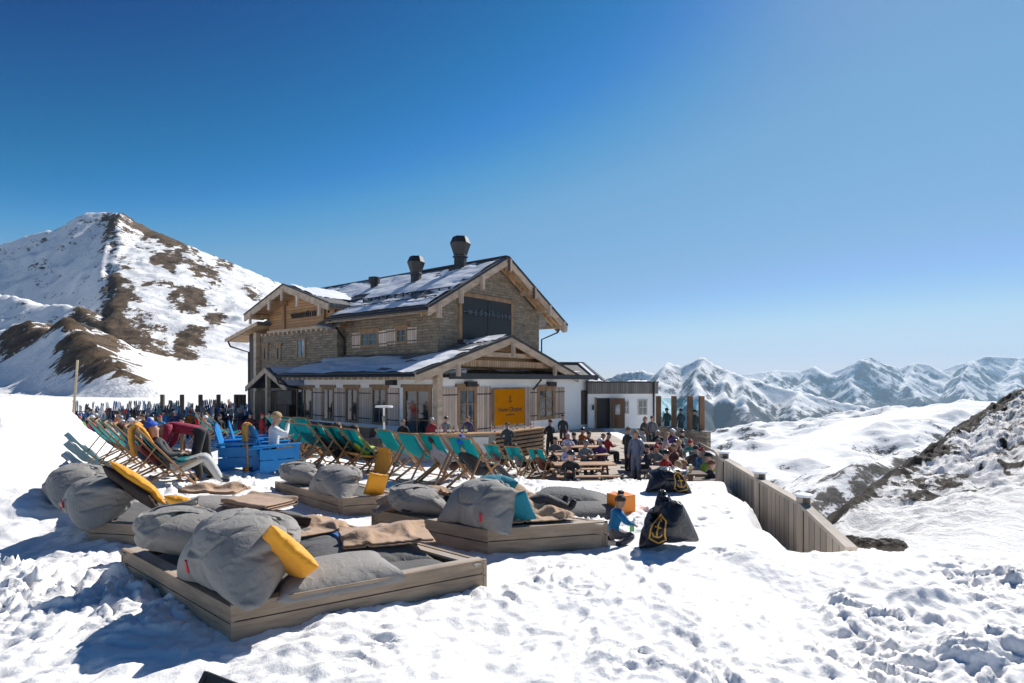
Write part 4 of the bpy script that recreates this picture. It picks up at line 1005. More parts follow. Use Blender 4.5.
# seat cushions spread over the platforms
def flatbag(label, loc, w, d, t, rz, mat, seed, group='flat seat cushions', tilt=(0, 0)):
    return pillow('seat_cushion', label, 'seat cushion', loc, w, d, t, (tilt[0], tilt[1], rz), mat, seed, group, n=46, corner=.12)
flatbag('light grey cushion stretched from the largest beanbag along the front platform', atF(.45, .16, .03), 1.10, .80, .20, rF, GREY, 2)
flatbag('charcoal cushion under the folded blankets on the front platform', atF(.72, .42, .0), 1.2, 1.2, .2, rF, CHAR, 3)
flatbag('charcoal cushion behind the dark brown pillow on the front platform', atF(.55, .80, .02), 1.3, 1.0, .2, rF, CHAR, 4)
flatbag('grey cushion under the blankets on the rear-left platform', atL.px(245, 520, .05), 1.1, .9, .2, rL, CHAR, 5)
flatbag('pale grey cushion at the back of the rear-left platform', atL.px(212, 508, .08), 1.1, .9, .2, rL, GREY, 6)
pillow('scatter_cushion', 'bright yellow cushion leaning on the largest grey beanbag', 'cushion', W(288, 552, 4.95), .52, .44, .15, (R(-40), R(44), R(10)), YEL, 2, 'yellow scatter cushions')
pillow('scatter_cushion', 'dark brown cushion standing behind the front yellow cushion', 'cushion', W(285, 525, 6.75), .56, .34, .12, (R(-72), R(14), R(6)), BROWN, 3, 'dark brown cushions')
pillow('scatter_cushion', 'long yellow cushion against the rear-left beanbags', 'cushion', W(139, 482, 7.6), .74, .46, .13, (R(-40), R(28), R(-12)), YEL, 5, 'yellow scatter cushions')
pillow('scatter_cushion', 'dark brown cushion under the long yellow cushion', 'cushion', W(133, 488, 7.55), .80, .45, .13, (R(-42), R(28), R(-12)), BROWN, 6, 'dark brown cushions')
pillow('scatter_cushion', 'upright yellow cushion beside the small rear platform beanbags', 'cushion', W(376, 484, atK(.45, .1).y), .32, .40, .12, (R(-70), R(12), R(24)), YEL, 7, 'yellow scatter cushions')
pillow('scatter_cushion', 'small yellow cushion peeking out behind the largest beanbag', 'cushion', W(184, 503, 7.0), .35, .3, .12, (R(-35), R(10), rL), YEL, 17, 'yellow scatter cushions')
pillow('scatter_cushion', 'teal cushion standing beside the tall beanbag on the middle platform', 'cushion', W(519, 506, atM(.3, .15).y), .34, .40, .15, (R(-68), R(-14), R(-25)), TEALF, 8, 'teal cushions')
pillow('scatter_cushion', 'teal cushion behind the tall beanbag of the middle platform', 'cushion', W(495, 483, atM(.3, .8).y), .55, .4, .2, (R(-20), R(5), rM), TEALF, 9, 'teal cushions')
blanket('folded tan blanket along the right end of the front platform', atF(.84, .40, .10), 1.0, .75, rF + R(-14), 1)
blanket('tan blanket spread open in the middle of the front platform', atF(.66, .80, .08), 1.1, .8, rF + R(10), 2, .7)
blanket('folded tan blanket on the rear-left platform, nearest the dark cushion', atL.px(258, 514, .14), .95, .62, rL + R(-16), 0, 1.3)
blanket('rumpled tan blanket at the back end of the rear-left platform', atL.px(216, 499, .14), .95, .6, rL + R(5), 1, 1.1, flip=True)
blanket('rumpled tan blanket thrown over the middle platform', atM(.68, .48, .05), 1.25, 1.1, rM + R(12), 3, 1.2)
blanket('crumpled tan blanket on the near edge of the middle platform', atM(.64, .22, .02), 1.0, .5, rM, 2, .8)
blanket('tan blanket bunched behind the small rear platform', atM(.35, .95, .04), 1.2, .6, rM + R(5), 3, 1.0, flip=True)
# loose flat cushions lying on the snow
flatbag('large dark flat cushion lying on the snow beyond the middle platform', P(572, 496, .10), 1.35, 1.15, .26, R(-14), CHAR, 11, 'dark cushions lying on the snow', (R(-4), R(4)))
flatbag('dark flat cushion on the snow between the platform and the orange cube', P(582, 508, .08), 1.2, .8, .16, R(8), CHAR, 12, 'dark cushions lying on the snow')
# --- black beanbags with gold emblem
def shield(parent, F3):
    m = MB(); pts = [(-.30, .27), (0, .40), (.30, .27), (.27, -.12), (.30, -.28), (0, -.42), (-.30, -.28), (-.27, -.12), (-.30, .27)]
    fine = []
    for (a, b), (c, d) in zip(pts[:-1], pts[1:]):
        for t in np.linspace(0, 1, 5)[:-1]: fine.append((a + (c - a) * t, b + (d - b) * t))
    fine.append(pts[-1])
    m.tube([F3(*p) for p in fine], .012, 6); m.build('emblem_border', GOLD, parent)
    m = MB(); m.tube([F3(0, y) for y in np.linspace(.2, -.22, 7)], .011, 6); m.tube([F3(x, .06) for x in np.linspace(-.14, .14, 6)], .011, 6)
    m.tube([F3(math.sin(a) * .19, -.06 - math.cos(a) * .16) for a in np.linspace(-1.3, 1.3, 9)], .011, 6)
    m.tube([F3(math.sin(a) * .045, .245 + math.cos(a) * .045) for a in np.linspace(0, 6.28, 9)], .01, 6)
    m.build('emblem', GOLD, parent)
def blackbag(label, loc, w, d, h, rz, seed, ea, lean=.3, peak=0.2, ez=.34, es=.62, tip=0.0):
    r = beanbag(label, loc, w, d, h, rz, seed, BLACKF, lean, peak, group='black beanbags with gold emblem', wr=.75, tip=tip)
    cv = KID(r, 'cover'); me = cv.data
    from mathutils.bvhtree import BVHTree
    bv = BVHTree.FromPolygons([v.co[:] for v in me.vertices], [p.vertices[:] for p in me.polygons])
    def F3(x, z):
        a = ea + x * es / (w * .5); o = Vector((math.sin(a) * 3, -math.cos(a) * 3, h * ez + z * es)); dd = Vector((-math.sin(a), math.cos(a), 0))
        hit = bv.ray_cast(o, dd); return (hit[0] - dd * .008) if hit[0] else Vector((0, 0, 0))
    shield(r, F3); return r
blackbag('black beanbag with gold anchor shield on the open snow beside the child', P(668, 548, -.02), .80, .66, .76, R(8), 31, R(-46), lean=-.1, peak=0, ez=.40, es=.42, tip=.28)
blackbag('black beanbag with gold shield just behind, at the edge of the tables', P(667, 492, -.02), .92, .7, .52, R(-6), 32, R(34), lean=.1, peak=.2, ez=.5, es=.45)
# --- orange cube
oc = empty('cube_side_table', P(621, 513), R(28)); tag(oc, 'bright orange cube side table on the snow with a small black knob on top', 'side table')
MB().box(-.17, .17, -.17, .17, -.05, .32).build('body', m_plain('orange_plastic', (.95, .27, .01), .35, .05, 2, .05), oc, bevel=.02)
MB().tube([(0, 0, .322), (0, 0, .36), (0, 0, .37)], [.05, .055, .04], 14).build('knob', M['black'], oc, smooth=True)
# --- chalk board in the foreground
cbp = W(206, 671, 3.15)
cbd = empty('chalkboard', (cbp.x, cbp.y, cbp.z - .62), 0); tag(cbd, 'dark chalkboard with chalk letters leaning in the foreground snow, mostly out of frame', 'chalkboard')
cbd.rotation_euler = (R(-30), R(13), R(-12)); cbd.location = cbp - cbd.rotation_euler.to_matrix() @ Vector((-.045, 0, .64))
MB().box(-.02, .68, -.012, .012, 0, .62).build('board', M['black'], cbd)
fm = MB(); fm.box(-.045, -.02, -.02, .02, -.02, .64); fm.box(-.02, .68, -.02, .02, .62, .64); fm.box(.68, .70, -.02, .02, -.02, .64); fm.build('frame', M['dark'], cbd)
text_mesh('lettering', 'K 2', .13, m_plain('chalk', (.5, .75, .68), .9), cbd, (.17, -.0135, .575), (R(90), 0, 0), .001)
# --- weathered board fence above the drop
def fence_board(pts, label):
    root = empty('board_fence', (5.0, 11, .7)); tag(root, label, 'fence')
    o = Vector((5.0, 11, .7)); PL = m_wood('silver_fence_boards', (.42, .35, .28), 'z', .2, var=.5, across='y', gap=.05)
    CAPM = m_wood('silver_fence_rail', (.46, .40, .33), 'y', 0, var=.25)
    for i, (p, q) in enumerate(zip(pts[:-1], pts[1:])):
        p, q = Vector(p), Vector(q); dz = Vector((0, 0, 1.35))
        n = Vector((q.y - p.y, p.x - q.x, 0)).normalized() * .04
        MB().prism([p - o - dz, q - o - dz, q - o, p - o], n).build('board_panel', PL, root)
        MB().bar(p - o + n / 2, q - o + n / 2, .16, .06).build('top_rail', CAPM, root)
        if i > 0:
            MB().tube([p - o - dz, p - o + Vector((0, 0, .12))], .11, 12).build('post', PL, root, smooth=False)
            MB().tube([p - o + Vector((0, 0, .122)), p - o + Vector((0, 0, .16)), p - o + Vector((0, 0, .18))], [.14, .14, .05], 14).build('post_cap', M['roof_snow'], root, smooth=False)
FZ = [(5.25, 14.6, 1.70), (5.02, 13.5, 1.65), (5.0, 11.5, 1.50), (4.86, 9.5, 1.44), (4.72, 7.9, 1.16)]
fence_board(FZ, 'weathered grey board fence running down beside the drop to the valley')
MB_ = None

ROCK = m_plain('dark_rock', (.07, .06, .05), .9, .4, 3, .8, 0, 9, .05)
for i, (x, y, d, w, h) in enumerate(((866, 543, 11.6, .22, .05), (889, 545, 11.2, .26, .06), (852, 540, 12.5, .16, .05))):
    p = W(x, y, d); m = MB(); th = np.linspace(0, np.pi, 22)[:, None]; ph = np.linspace(0, 2 * np.pi, 34)[None, :]
    nx, ny, nz_ = np.sin(th) * np.cos(ph), np.sin(th) * np.sin(ph), np.cos(th) + 0 * ph; k = 1 + .5 * fbm(nx * 1.6 + i * 5, ny * 1.6 + nz_ * 1.3, 4, .6, True)
    o = np_mesh('rock', np.stack([nx * k * w, ny * k * w * .6, nz_ * k * h * 1.6], -1), ROCK, smooth=False); o.location = p
    tag(o, ('flat dark rock poking through the snow right of the fence end', 'larger dark rock in the snow farther right of the fence end', 'small dark rock in the snow touching the fence end')[i], 'rock', 'dark rocks by the fence end')
# ------------------------------------------------------------------ people (one skinned body each)
def _hand(j, e, r, name, wrist, fwd, side, sz=1.0, curl=.6):
    "palm with four unequal bent fingers and a thumb"
    f = Vector(fwd).normalized(); s = Vector(side).normalized(); dn = f.cross(s).normalized()
    w = Vector(wrist); palm = w + f * .055 * sz; j[name + 'p'] = palm; e.append((name + 'w', name + 'p')); r[name + 'p'] = .030 * sz
    for k, (o, L) in enumerate(((-.028, .070), (-.010, .080), (.010, .075), (.028, .058))):
        a = palm + s * o * sz + f * .030 * sz; b = a + f * L * .5 * sz - dn * .01 * curl * sz; c = b + (f * (1 - curl) - dn * curl).normalized() * L * .5 * sz
        for q, p in (('a', a), ('b', b), ('c', c)): j[f'{name}{k}{q}'] = p; r[f'{name}{k}{q}'] = .0095 * sz
        e += [(name + 'p', f'{name}{k}a'), (f'{name}{k}a', f'{name}{k}b'), (f'{name}{k}b', f'{name}{k}c')]
    a = w + f * .03 * sz - s * .035 * sz; b = a + (f * .6 - s * .7).normalized() * .045 * sz
    j[name + 'ta'] = a; j[name + 'tb'] = b; r[name + 'ta'] = .012 * sz; r[name + 'tb'] = .010 * sz
    e += [(name + 'w', name + 'ta'), (name + 'ta', name + 'tb')]
POSES = {
 # pelvis chest neck head(fwd tilt) | shoulders at +-.19 | elbows wrists | knees ankles toes ; metres, sitter looks toward +y
 'stand': dict(pel=(0, 0, .95), ch=(0, .0, 1.28), nk=(0, .0, 1.47), hd=(0, .02, 1.60), el=((-.235, -.03, 1.15), (.235, -.03, 1.15)), wr=((-.22, .12, .95), (.22, .12, .95)), kn=((-.10, .02, .50), (.10, .02, .50)), an=((-.11, 0, .08), (.11, 0, .08))),
 'stand_bar': dict(pel=(0, 0, .95), ch=(0, .08, 1.26), nk=(0, .14, 1.44), hd=(0, .20, 1.55), el=((-.30, .16, 1.08), (.30, .16, 1.08)), wr=((-.16, .40, 1.10), (.16, .40, 1.10)), kn=((-.12, .02, .50), (.12, -.02, .50)), an=((-.13, 0, .08), (.13, -.12, .08))),
 'arms_folded': dict(pel=(0, 0, .95), ch=(0, .0, 1.28), nk=(0, .01, 1.47), hd=(.02, .03, 1.60), el=((-.28, .08, 1.12), (.28, .08, 1.12)), wr=((.06, .22, 1.14), (-.06, .24, 1.17)), kn=((-.10, .05, .50), (.10, -.02, .50)), an=((-.12, .04, .08), (.12, -.05, .08))),
 'sit': dict(pel=(0, 0, .52), ch=(0, .03, .84), nk=(0, .05, 1.03), hd=(0, .08, 1.16), el=((-.27, .10, .76), (.27, .10, .76)), wr=((-.15, .33, .78), (.15, .33, .78)), kn=((-.12, .45, .50), (.12, .45, .50)), an=((-.13, .46, .08), (.13, .46, .08))),
 'sit_drink': dict(pel=(0, 0, .52), ch=(0, .0, .85), nk=(0, .02, 1.04), hd=(0, .05, 1.17), el=((-.27, .10, .76), (.25, .18, .86)), wr=((-.15, .33, .78), (.10, .26, 1.06)), kn=((-.13, .45, .50), (.13, .45, .50)), an=((-.14, .40, .08), (.14, .50, .08))),
 'sit_lean': dict(pel=(0, 0, .52), ch=(0, .16, .80), nk=(0, .25, .96), hd=(.02, .31, 1.07), el=((-.30, .30, .72), (.30, .30, .72)), wr=((-.12, .52, .78), (.12, .52, .78)), kn=((-.15, .44, .50), (.15, .44, .50)), an=((-.15, .38, .08), (.15, .38, .08))),
 'recline': dict(pel=(0, .16, .38), ch=(0, -.06, .68), nk=(0, -.17, .88), hd=(0, -.20, 1.02), el=((-.26, .02, .60), (.26, .02, .60)), wr=((-.12, .22, .60), (.12, .22, .60)), kn=((-.13, .62, .52), (.13, .62, .52)), an=((-.15, .86, .09), (.15, .86, .09))),
 'recline_low': dict(pel=(0, .16, .36), ch=(0, -.08, .62), nk=(0, -.21, .80), hd=(0, -.26, .93), el=((-.27, -.02, .52), (.27, -.02, .52)), wr=((-.22, .22, .50), (.30, .20, .52)), kn=((-.13, .56, .50), (.17, .60, .42)), an=((-.15, .94, .12), (.2, 1.0, .1))),
 'bend': dict(pel=(0, 0, .93), ch=(0, .38, 1.02), nk=(0, .58, 1.03), hd=(0, .72, .98), el=((-.24, .50, .78), (.24, .52, .78)), wr=((-.16, .62, .55), (.16, .66, .55)), kn=((-.11, .04, .50), (.13, -.06, .50)), an=((-.13, -.06, .08), (.15, -.22, .08))),
 'kneel': dict(pel=(0, 0, .22), ch=(0, .08, .50), nk=(0, .12, .66), hd=(0, .16, .78), el=((-.24, .18, .44), (.24, .18, .44)), wr=((-.12, .38, .36), (.12, .38, .36)), kn=((-.20, .34, .14), (.20, .36, .14)), an=((-.10, .0, .06), (.30, .05, .06))),
 'lie': dict(pel=(0, 0, .14), ch=(0, -.32, .18), nk=(0, -.50, .20), hd=(0, -.64, .24), el=((-.28, -.20, .14), (.28, -.20, .14)), wr=((-.14, .04, .24), (.14, .04, .24)), kn=((-.11, .42, .20), (.13, .40, .28)), an=((-.12, .82, .10), (.14, .80, .10))),
}
BODY = {}
def body_mesh(pose, coat=False):
    key = (pose, coat)
    if key in BODY: return BODY[key]
    p = POSES[pose]; j = {}; e = []; r = {}
    V3 = Vector
    pel, ch, nk, hd = (V3(p[k]) for k in ('pel', 'ch', 'nk', 'hd')); up = (ch - pel).normalized(); X = V3((1, 0, 0))
    j['pel'] = pel; r['pel'] = .155; mid = (pel + ch) / 2; j['mid'] = mid; r['mid'] = .15; j['ch'] = ch; r['ch'] = .165
    top = nk - (nk - ch) * .25; j['tp'] = top; r['tp'] = .10; j['nk'] = nk; r['nk'] = .058
    hv = (hd - nk).normalized(); j['h1'] = hd - hv * .02; r['h1'] = .088; j['h2'] = hd + hv * .07; r['h2'] = .096; j['h3'] = hd + hv * .135; r['h3'] = .06
    e += [('pel', 'mid'), ('mid', 'ch'), ('ch', 'tp'), ('tp', 'nk'), ('nk', 'h1'), ('h1', 'h2'), ('h2', 'h3')]
    fwd = V3((0, 1, 0)) if abs(hv.y) < .8 else V3((0, 0, -1 if pose == 'bend' else 1))
    face = (fwd - hv * fwd.dot(hv)).normalized()
    j['nose'] = hd + hv * .02 + face * .108; r['nose'] = .014; e.append(('h1', 'nose'))
    for i, s in enumerate((-1, 1)):
        n = 'LR'[i]; sh = ch + (nk - ch) * .42 + X * .175 * s; el = V3(p['el'][i]); wr = V3(p['wr'][i]); kn = V3(p['kn'][i]); an = V3(p['an'][i])
        j[n + 's'] = sh; r[n + 's'] = .085; j[n + 'e'] = el; r[n + 'e'] = .066; j[n + 'w'] = wr; r[n + 'w'] = .040
        e += [('tp', n + 's'), (n + 's', n + 'e'), (n + 'e', n + 'w')]
        f = (wr - el).normalized(); _hand(j, e, r, n, wr, f, (X * -s - f * (X * -s).dot(f)))
        hp = pel + X * .095 * s - up * .05; j[n + 'h'] = hp; r[n + 'h'] = .105; j[n + 'k'] = kn; r[n + 'k'] = .084; j[n + 'a'] = an; r[n + 'a'] = .064
        j[n + 'c'] = kn * .6 + an * .4; r[n + 'c'] = .080
        toe = an + (V3((0, .17, -.03)) if pose not in ('lie', 'kneel') else (V3((.03 * s, .06, .14)) if pose == 'lie' else V3((0, -.14, 0)))); j[n + 't'] = toe; r[n + 't'] = .045
        e += [('pel', n + 'h'), (n + 'h', n + 'k'), (n + 'k', n + 'c'), (n + 'c', n + 'a'), (n + 'a', n + 't')]
    names = list(j); ix = {n: i for i, n in enumerate(names)}
    me = bpy.data.meshes.new('body_' + pose); me.from_pydata([j[n] for n in names], [(ix[a], ix[b]) for a, b in e], [])
    o = bpy.data.objects.new('body', me); COL.objects.link(o)
    sk = o.modifiers.new('skin', 'SKIN'); sk.use_smooth_shade = True
    for n, sv in zip(names, me.skin_vertices[0].data):
        sv.radius = (r[n], r[n] * (.72 if n in ('ch', 'mid', 'pel', 'tp') else 1)); sv.use_root = n == 'pel'
    ss = o.modifiers.new('sub', 'SUBSURF'); ss.levels = 1; ss.render_levels = 1
    bpy.context.view_layer.update()
    m2 = bpy.data.meshes.new_from_object(o.evaluated_get(bpy.context.evaluated_depsgraph_get()))
    bpy.data.objects.remove(o)
    # clothing regions by nearest bone
    seg = []
    for a, b in e:
        k = 0
        if a in ('nk', 'h1', 'h2') : k = 0
        elif a[0] in 'LR' and (a[1] in 'pwt0123' or b[1:] in ('p',)): k = 0
        elif b[0] in 'LR' and b[1] in 'hkc' or (a[0] in 'LR' and a[1] in 'hkc' and b[1] in 'kca'): k = 2
        elif b[1:] == 't' and a[1:] == 'a': k = 3
        else: k = 1
        if k == 0 and (a == 'tp'): k = 1
        seg.append((np.array(j[a]), np.array(j[b]), k, (r[a] + r[b]) / 2))
    cen = np.array([f.center[:] for f in m2.polygons]); best = np.full(len(cen), 9.0); mi = np.zeros(len(cen), int)
    for a, b, k, rr in seg:
        ab = b - a; t = np.clip(((cen - a) @ ab) / (ab @ ab), 0, 1); d = np.linalg.norm(cen - a - t[:, None] * ab, axis=1) / (rr ** .5)
        w = d < best; best[w] = d[w]; mi[w] = k
    if coat:
        mi[(mi == 2) & (cen[:, 2] > .42)] = 1
    for k in range(4): m2.materials.append(None)
    m2.polygons.foreach_set('material_index', mi.tolist()); m2.polygons.foreach_set('use_smooth', [True] * len(mi))
    head = hd + hv * .055
    BODY[key] = (m2, head, hv, face); return BODY[key]
CM = {}
def cloth(c, rough=.75):
    k = tuple(round(x, 3) for x in c)
    if k not in CM: CM[k] = m_fabric('garment_cloth', c, rough, .12, .1, .9)
    return CM[k]
SKIN = m_plain('skin', (.52, .29, .20), .5, .08, 8, .1)
HEADW = {}
def headwear(kind):
    if kind in HEADW: return HEADW[kind]
    n1, n2 = 14, 24; m = MB()
    R0 = {'helmet': .128, 'hat': .118, 'hair': .112, 'long_hair': .115}[kind]; lo = {'helmet': 1.62, 'hat': 1.45, 'hair': 1.75, 'long_hair': 1.7}[kind]
    P_ = []
    for i in range(n1 + 1):
        th = lo * i / n1; row = []
        for k in range(n2):
            ph = 2 * math.pi * k / n2; back = .5 - .5 * math.sin(ph)        # 1 at the nape
            t = th * ((.72 + .42 * back) if kind in ('hair', 'long_hair') else (.88 + .14 * back))
            rr = R0 * (1 + (.05 * math.sin(ph * 5 + i) if 'hair' in kind else 0))
            row.append((rr * .92 * math.sin(t) * math.cos(ph), rr * 1.06 * math.sin(t) * math.sin(ph) - .012, rr * 1.05 * math.cos(t) - (.10 * back * (i / n1) ** 2 if kind == 'long_hair' else 0)))
        row.append(row[0]); P_.append(row)
    m.grid(np.array(P_))
    if kind == 'hat': m.tube([(0, -.01, .115), (0, -.01, .135), (0, -.01, .16), (0, -.01, .178)], [.02, .035, .033, .012], 10)
    o = m.build(kind, SKIN, smooth=True); weld(o); me = o.data; bpy.data.objects.remove(o); HEADW[kind] = me; return me
def person(label, pose, loc, rz, jacket, trousers=(.02, .02, .025), boots=(.02, .02, .02), head='hair', hc=(.06, .035, .02), scale=1.0, group=None, coat=False, tilt=0):
    me, hp, hv, face = body_mesh(pose, coat)
    o = bpy.data.objects.new('person', me); COL.objects.link(o); o.location = loc; o.rotation_euler = (tilt, 0, rz); o.scale = (scale,) * 3
    for sl, m in zip(o.material_slots, (SKIN, cloth(jacket), cloth(trousers), cloth(boots))): sl.link = 'OBJECT'; sl.material = m
    tag(o, label, 'person', group)
    hm_ = headwear(head)
    h = bpy.data.objects.new({'hat': 'knitted_hat', 'helmet': 'ski_helmet'}.get(head, 'hair'), hm_); COL.objects.link(h); h.parent = o
    X = face.cross(hv).normalized(); Rm = Matrix((X, face, hv)).transposed().to_4x4()
    h.matrix_local = Matrix.Translation(hp) @ Rm
    h.material_slots[0].link = 'OBJECT'; h.material_slots[0].material = cloth(hc) if head != 'helmet' else m_gloss(hc)
    return o
GM = {}
def m_gloss(c):
    if c not in GM: GM[c] = m_plain('glossy_shell', c, .25, .05)
    return GM[c]
# ------------------------------------------------------------------ deck chairs
CWOOD = m_wood('deckchair_timber', (.42, .215, .09), 'x', 0, var=.2, rough=.5)
CTEAL = m_fabric('teal_sling', (.0, .25, .27), .8, .06, 0, .2)
_t = CTEAL.node_tree; _b = next(n for n in _t.nodes if n.type == 'BSDF_PRINCIPLED'); _o = next(n for n in _t.nodes if n.type == 'OUTPUT_MATERIAL')
_tr = _t.nodes.new('ShaderNodeBsdfTranslucent'); _tr.inputs[0].default_value = (.0, .42, .44, 1); _mx = _t.nodes.new('ShaderNodeMixShader'); _mx.inputs[0].default_value = .45
_t.links.new(_b.outputs[0], _mx.inputs[1]); _t.links.new(_tr.outputs[0], _mx.inputs[2]); _t.links.new(_mx.outputs[0], _o.inputs[0])
CTEAL2 = m_fabric('faded_teal_sling', (.03, .28, .31), .8, .06, 0, .2)
def make_chair():
    root = empty('deck_chair')
    w = .315
    for s in (-1, 1):
        MB().bar((s * w, -.37, 1.0), (s * w, .46, .03), .028, .05, up=(1, 0, 0)).build('back_rail', CWOOD, root)
        MB().bar((s * (w - .035), .46, .47), (s * (w - .035), -.40, .03), .028, .05, up=(1, 0, 0)).build('leg', CWOOD, root)
        MB().bar((s * (w + .035), -.12, .70), (s * (w + .035), -.58, .02), .022, .04, up=(1, 0, 0)).build('prop', CWOOD, root)
    for (y, z, k) in ((-.37, 1.0, 0), (.46, .47, -.035), (.43, .06, 0), (-.38, .05, -.035), (-.56, .05, .035)):
        MB().tube([(-w - k, y, z), (w + k, y, z)], .016, 8).build('crossbar', CWOOD, root)
    n = 22; t = np.linspace(0, 1, n)
    y = -.38 + .85 * t; z = 1.015 + (.485 - 1.015) * t - .25 * np.sin(np.pi * t ** .85)
    s_ = np.linspace(-1, 1, 9)
    Pq = np.array([[(q * (w - .04), yy, zz - .02 * (1 - q * q)) for q in s_] for yy, zz in zip(y, z)])
    m = MB(); m.grid(Pq); m.grid(Pq - np.array([0, .004, .006]), flip=True); m.build('sling', CTEAL, root, smooth=True)
    return root
proto_chair = make_chair(); _first = [True]
def deck_chair(label, px, py, az, group, sl=None, up=0, d=None):
    "px,py = where the chair's feet stand; az = heading the sitter looks, degrees right of the camera axis"
    o = proto_chair if _first[0] else copy_tree(proto_chair); _first[0] = False
    p = P(px, py) if d is None else W(px, py, d); o.location = (p.x, p.y, p.z + up); o.rotation_euler = (0, 0, R(-az)); tag(o, label, 'deck chair', group); o.scale = (1.08,) * 3
    return o
ordn = ['nearest', 'second', 'third', 'fourth', 'fifth', 'sixth', 'seventh', 'eighth', 'ninth', 'tenth']
GL, GM_, GR_ = 'teal deck chairs in the left cluster', 'teal deck chairs in the row beside the blue armchairs', 'teal deck chairs in front of the bar'
CH = {}
for i, (x, y) in enumerate([(166, 487), (152, 482), (140, 477), (129, 473), (119, 469), (110, 465)]):
    CH['L%d' % i] = deck_chair(f'teal deck chair seen from the side at left, {ordn[i]} from the camera', x, y, 62 - i, GL)
deck_chair('small far teal deck chair between the bending person and the blue chairs', 222, 449, 60, GL, d=17); deck_chair('far teal deck chair just left of the blue chairs, behind its twin', 210, 447, 58, GL, d=17.5)
for i, (x, y) in enumerate([(362, 472), (345, 469), (330, 468), (315, 467), (299, 462)]):
    CH['M%d' % i] = deck_chair(f'teal deck chair right of the blue armchairs, front row, {ordn[i]} from the yellow blanket' if i else 'teal deck chair with a yellow blanket beneath it, front row right of the blue armchairs', x, y, 41, GM_)
for i, (x, y) in enumerate([(342, 459), (328, 458), (313, 457), (299, 457), (287, 456)]):
    deck_chair(f'teal deck chair right of the blue armchairs, back row, {ordn[i]} from its right end' if i else 'teal deck chair at the right end of the back row by the blue armchairs', x, y, 40, GM_)
for k, x, y, lb in (('h', 397, 473, 'teal deck chair at the left end in front of the bar, beside the yellow blanket'), ('i', 402, 463, 'teal deck chair in the back row at the left end of the bar'),
                    ('j', 420, 480, 'teal deck chair in front of the grey bar panel, front row'), ('k', 418, 459, 'teal deck chair in the back row behind the front-row chair at the grey bar panel'),
                    ('l', 436, 459, 'teal deck chair of the person in bright green before the white bar notice'), ('m', 443, 482, 'teal deck chair with a sitter in patterned clothes below the white bar notice'),
                    ('n', 472, 488, 'teal deck chair closest to the middle platform, behind the tall grey beanbag'), ('o', 477, 470, 'teal deck chair in the back row right of the white bar notice'),
                    ('p', 497, 472, 'teal deck chair third from the right end of the bar group'), ('q', 518, 475, 'teal deck chair second from the right end of the bar group'),
                    ('r', 541, 478, 'teal deck chair standing free at the right end by the open snow')):
    CH[k] = deck_chair(lb, x, y, 42 - (x - 400) * .06, GR_)
# ------------------------------------------------------------------ blue armchairs
BLUE = m_plain('blue_painted_boards', (.006, .23, .58), .5, .12, 4, .2)
def make_armchair():
    root = empty('wooden_armchair'); w = .36
    for i in range(5):
        x = -.30 + .15 * i; hh = 1.02 + .10 * math.cos((i - 2) * .75)
        MB().prism([(x - .068, -.30, .32), (x + .068, -.30, .32), (x + .068, -.30 - .18 * hh, hh - .04), (x, -.30 - .19 * hh, hh + .02), (x - .068, -.30 - .18 * hh, hh - .04)], (0, .03, .012)).build('back_slat', BLUE, root, bevel=.004)
    for i in range(5):
        y = -.24 + i * .125; MB().box(-w, w, y, y + .115, .33 + .02 * i, .355 + .02 * i).build('seat_slat', BLUE, root, bevel=.004)
    for s in (-1, 1):
        MB().prism([(s * w - .02, -.62, .62), (s * w - .02, .42, .66), (s * w - .02, .42, .69), (s * w - .02, -.62, .65)], (.04, 0, 0)).build('arm_rail', BLUE, root)
        MB().box(s * w - .08, s * w + .08, -.55, .46, .675 if True else 0, .70).build('arm_rest', BLUE, root, bevel=.006)
        MB().box(s * w - .02, s * w + .02, .30, .42, 0, .66).build('leg', BLUE, root)
        for k in range(2): MB().box(s * w - .018, s * w + .018, -.40, .298, .16 + .23 * k, .37 + .23 * k).build('side_board', BLUE, root)
        MB().prism([(s * (w - .045) - .02, .40, .30), (s * (w - .045) - .02, .40, .42), (s * (w - .045) - .02, -.62, .12), (s * (w - .045) - .02, -.62, .0), (s * (w - .045) - .02, -.5, .0)], (.04, 0, 0)).build('leg', BLUE, root)
    MB().box(-w, w, -.385, -.365, .48, .56).build('back_rail', BLUE, root)
    MB().box(-w, w, -.47, -.445, .76, .84).build('back_rail', BLUE, root)
    MB().box(-w + .02, w - .02, .40, .425, .20, .42).build('apron', BLUE, root)
    return root
a0 = make_armchair()
for i, (x, y, az, lb, sc) in enumerate([(274, 475, 50, 'blue slatted armchair with a yellow towel over its back and a sitter in white', 1.0), (240, 472, 70, 'blue slatted armchair standing left of the towel-covered one', .95), (250, 464, 66, 'blue slatted armchair half hidden behind the towel-covered one', .92)]):
    o = a0 if i == 0 else copy_tree(a0); p = P(x, y); o.location = p; o.rotation_euler = (0, 0, R(-az)); o.scale = (sc,) * 3; tag(o, lb, 'armchair', 'blue slatted armchairs'); CH['B%d' % i] = o
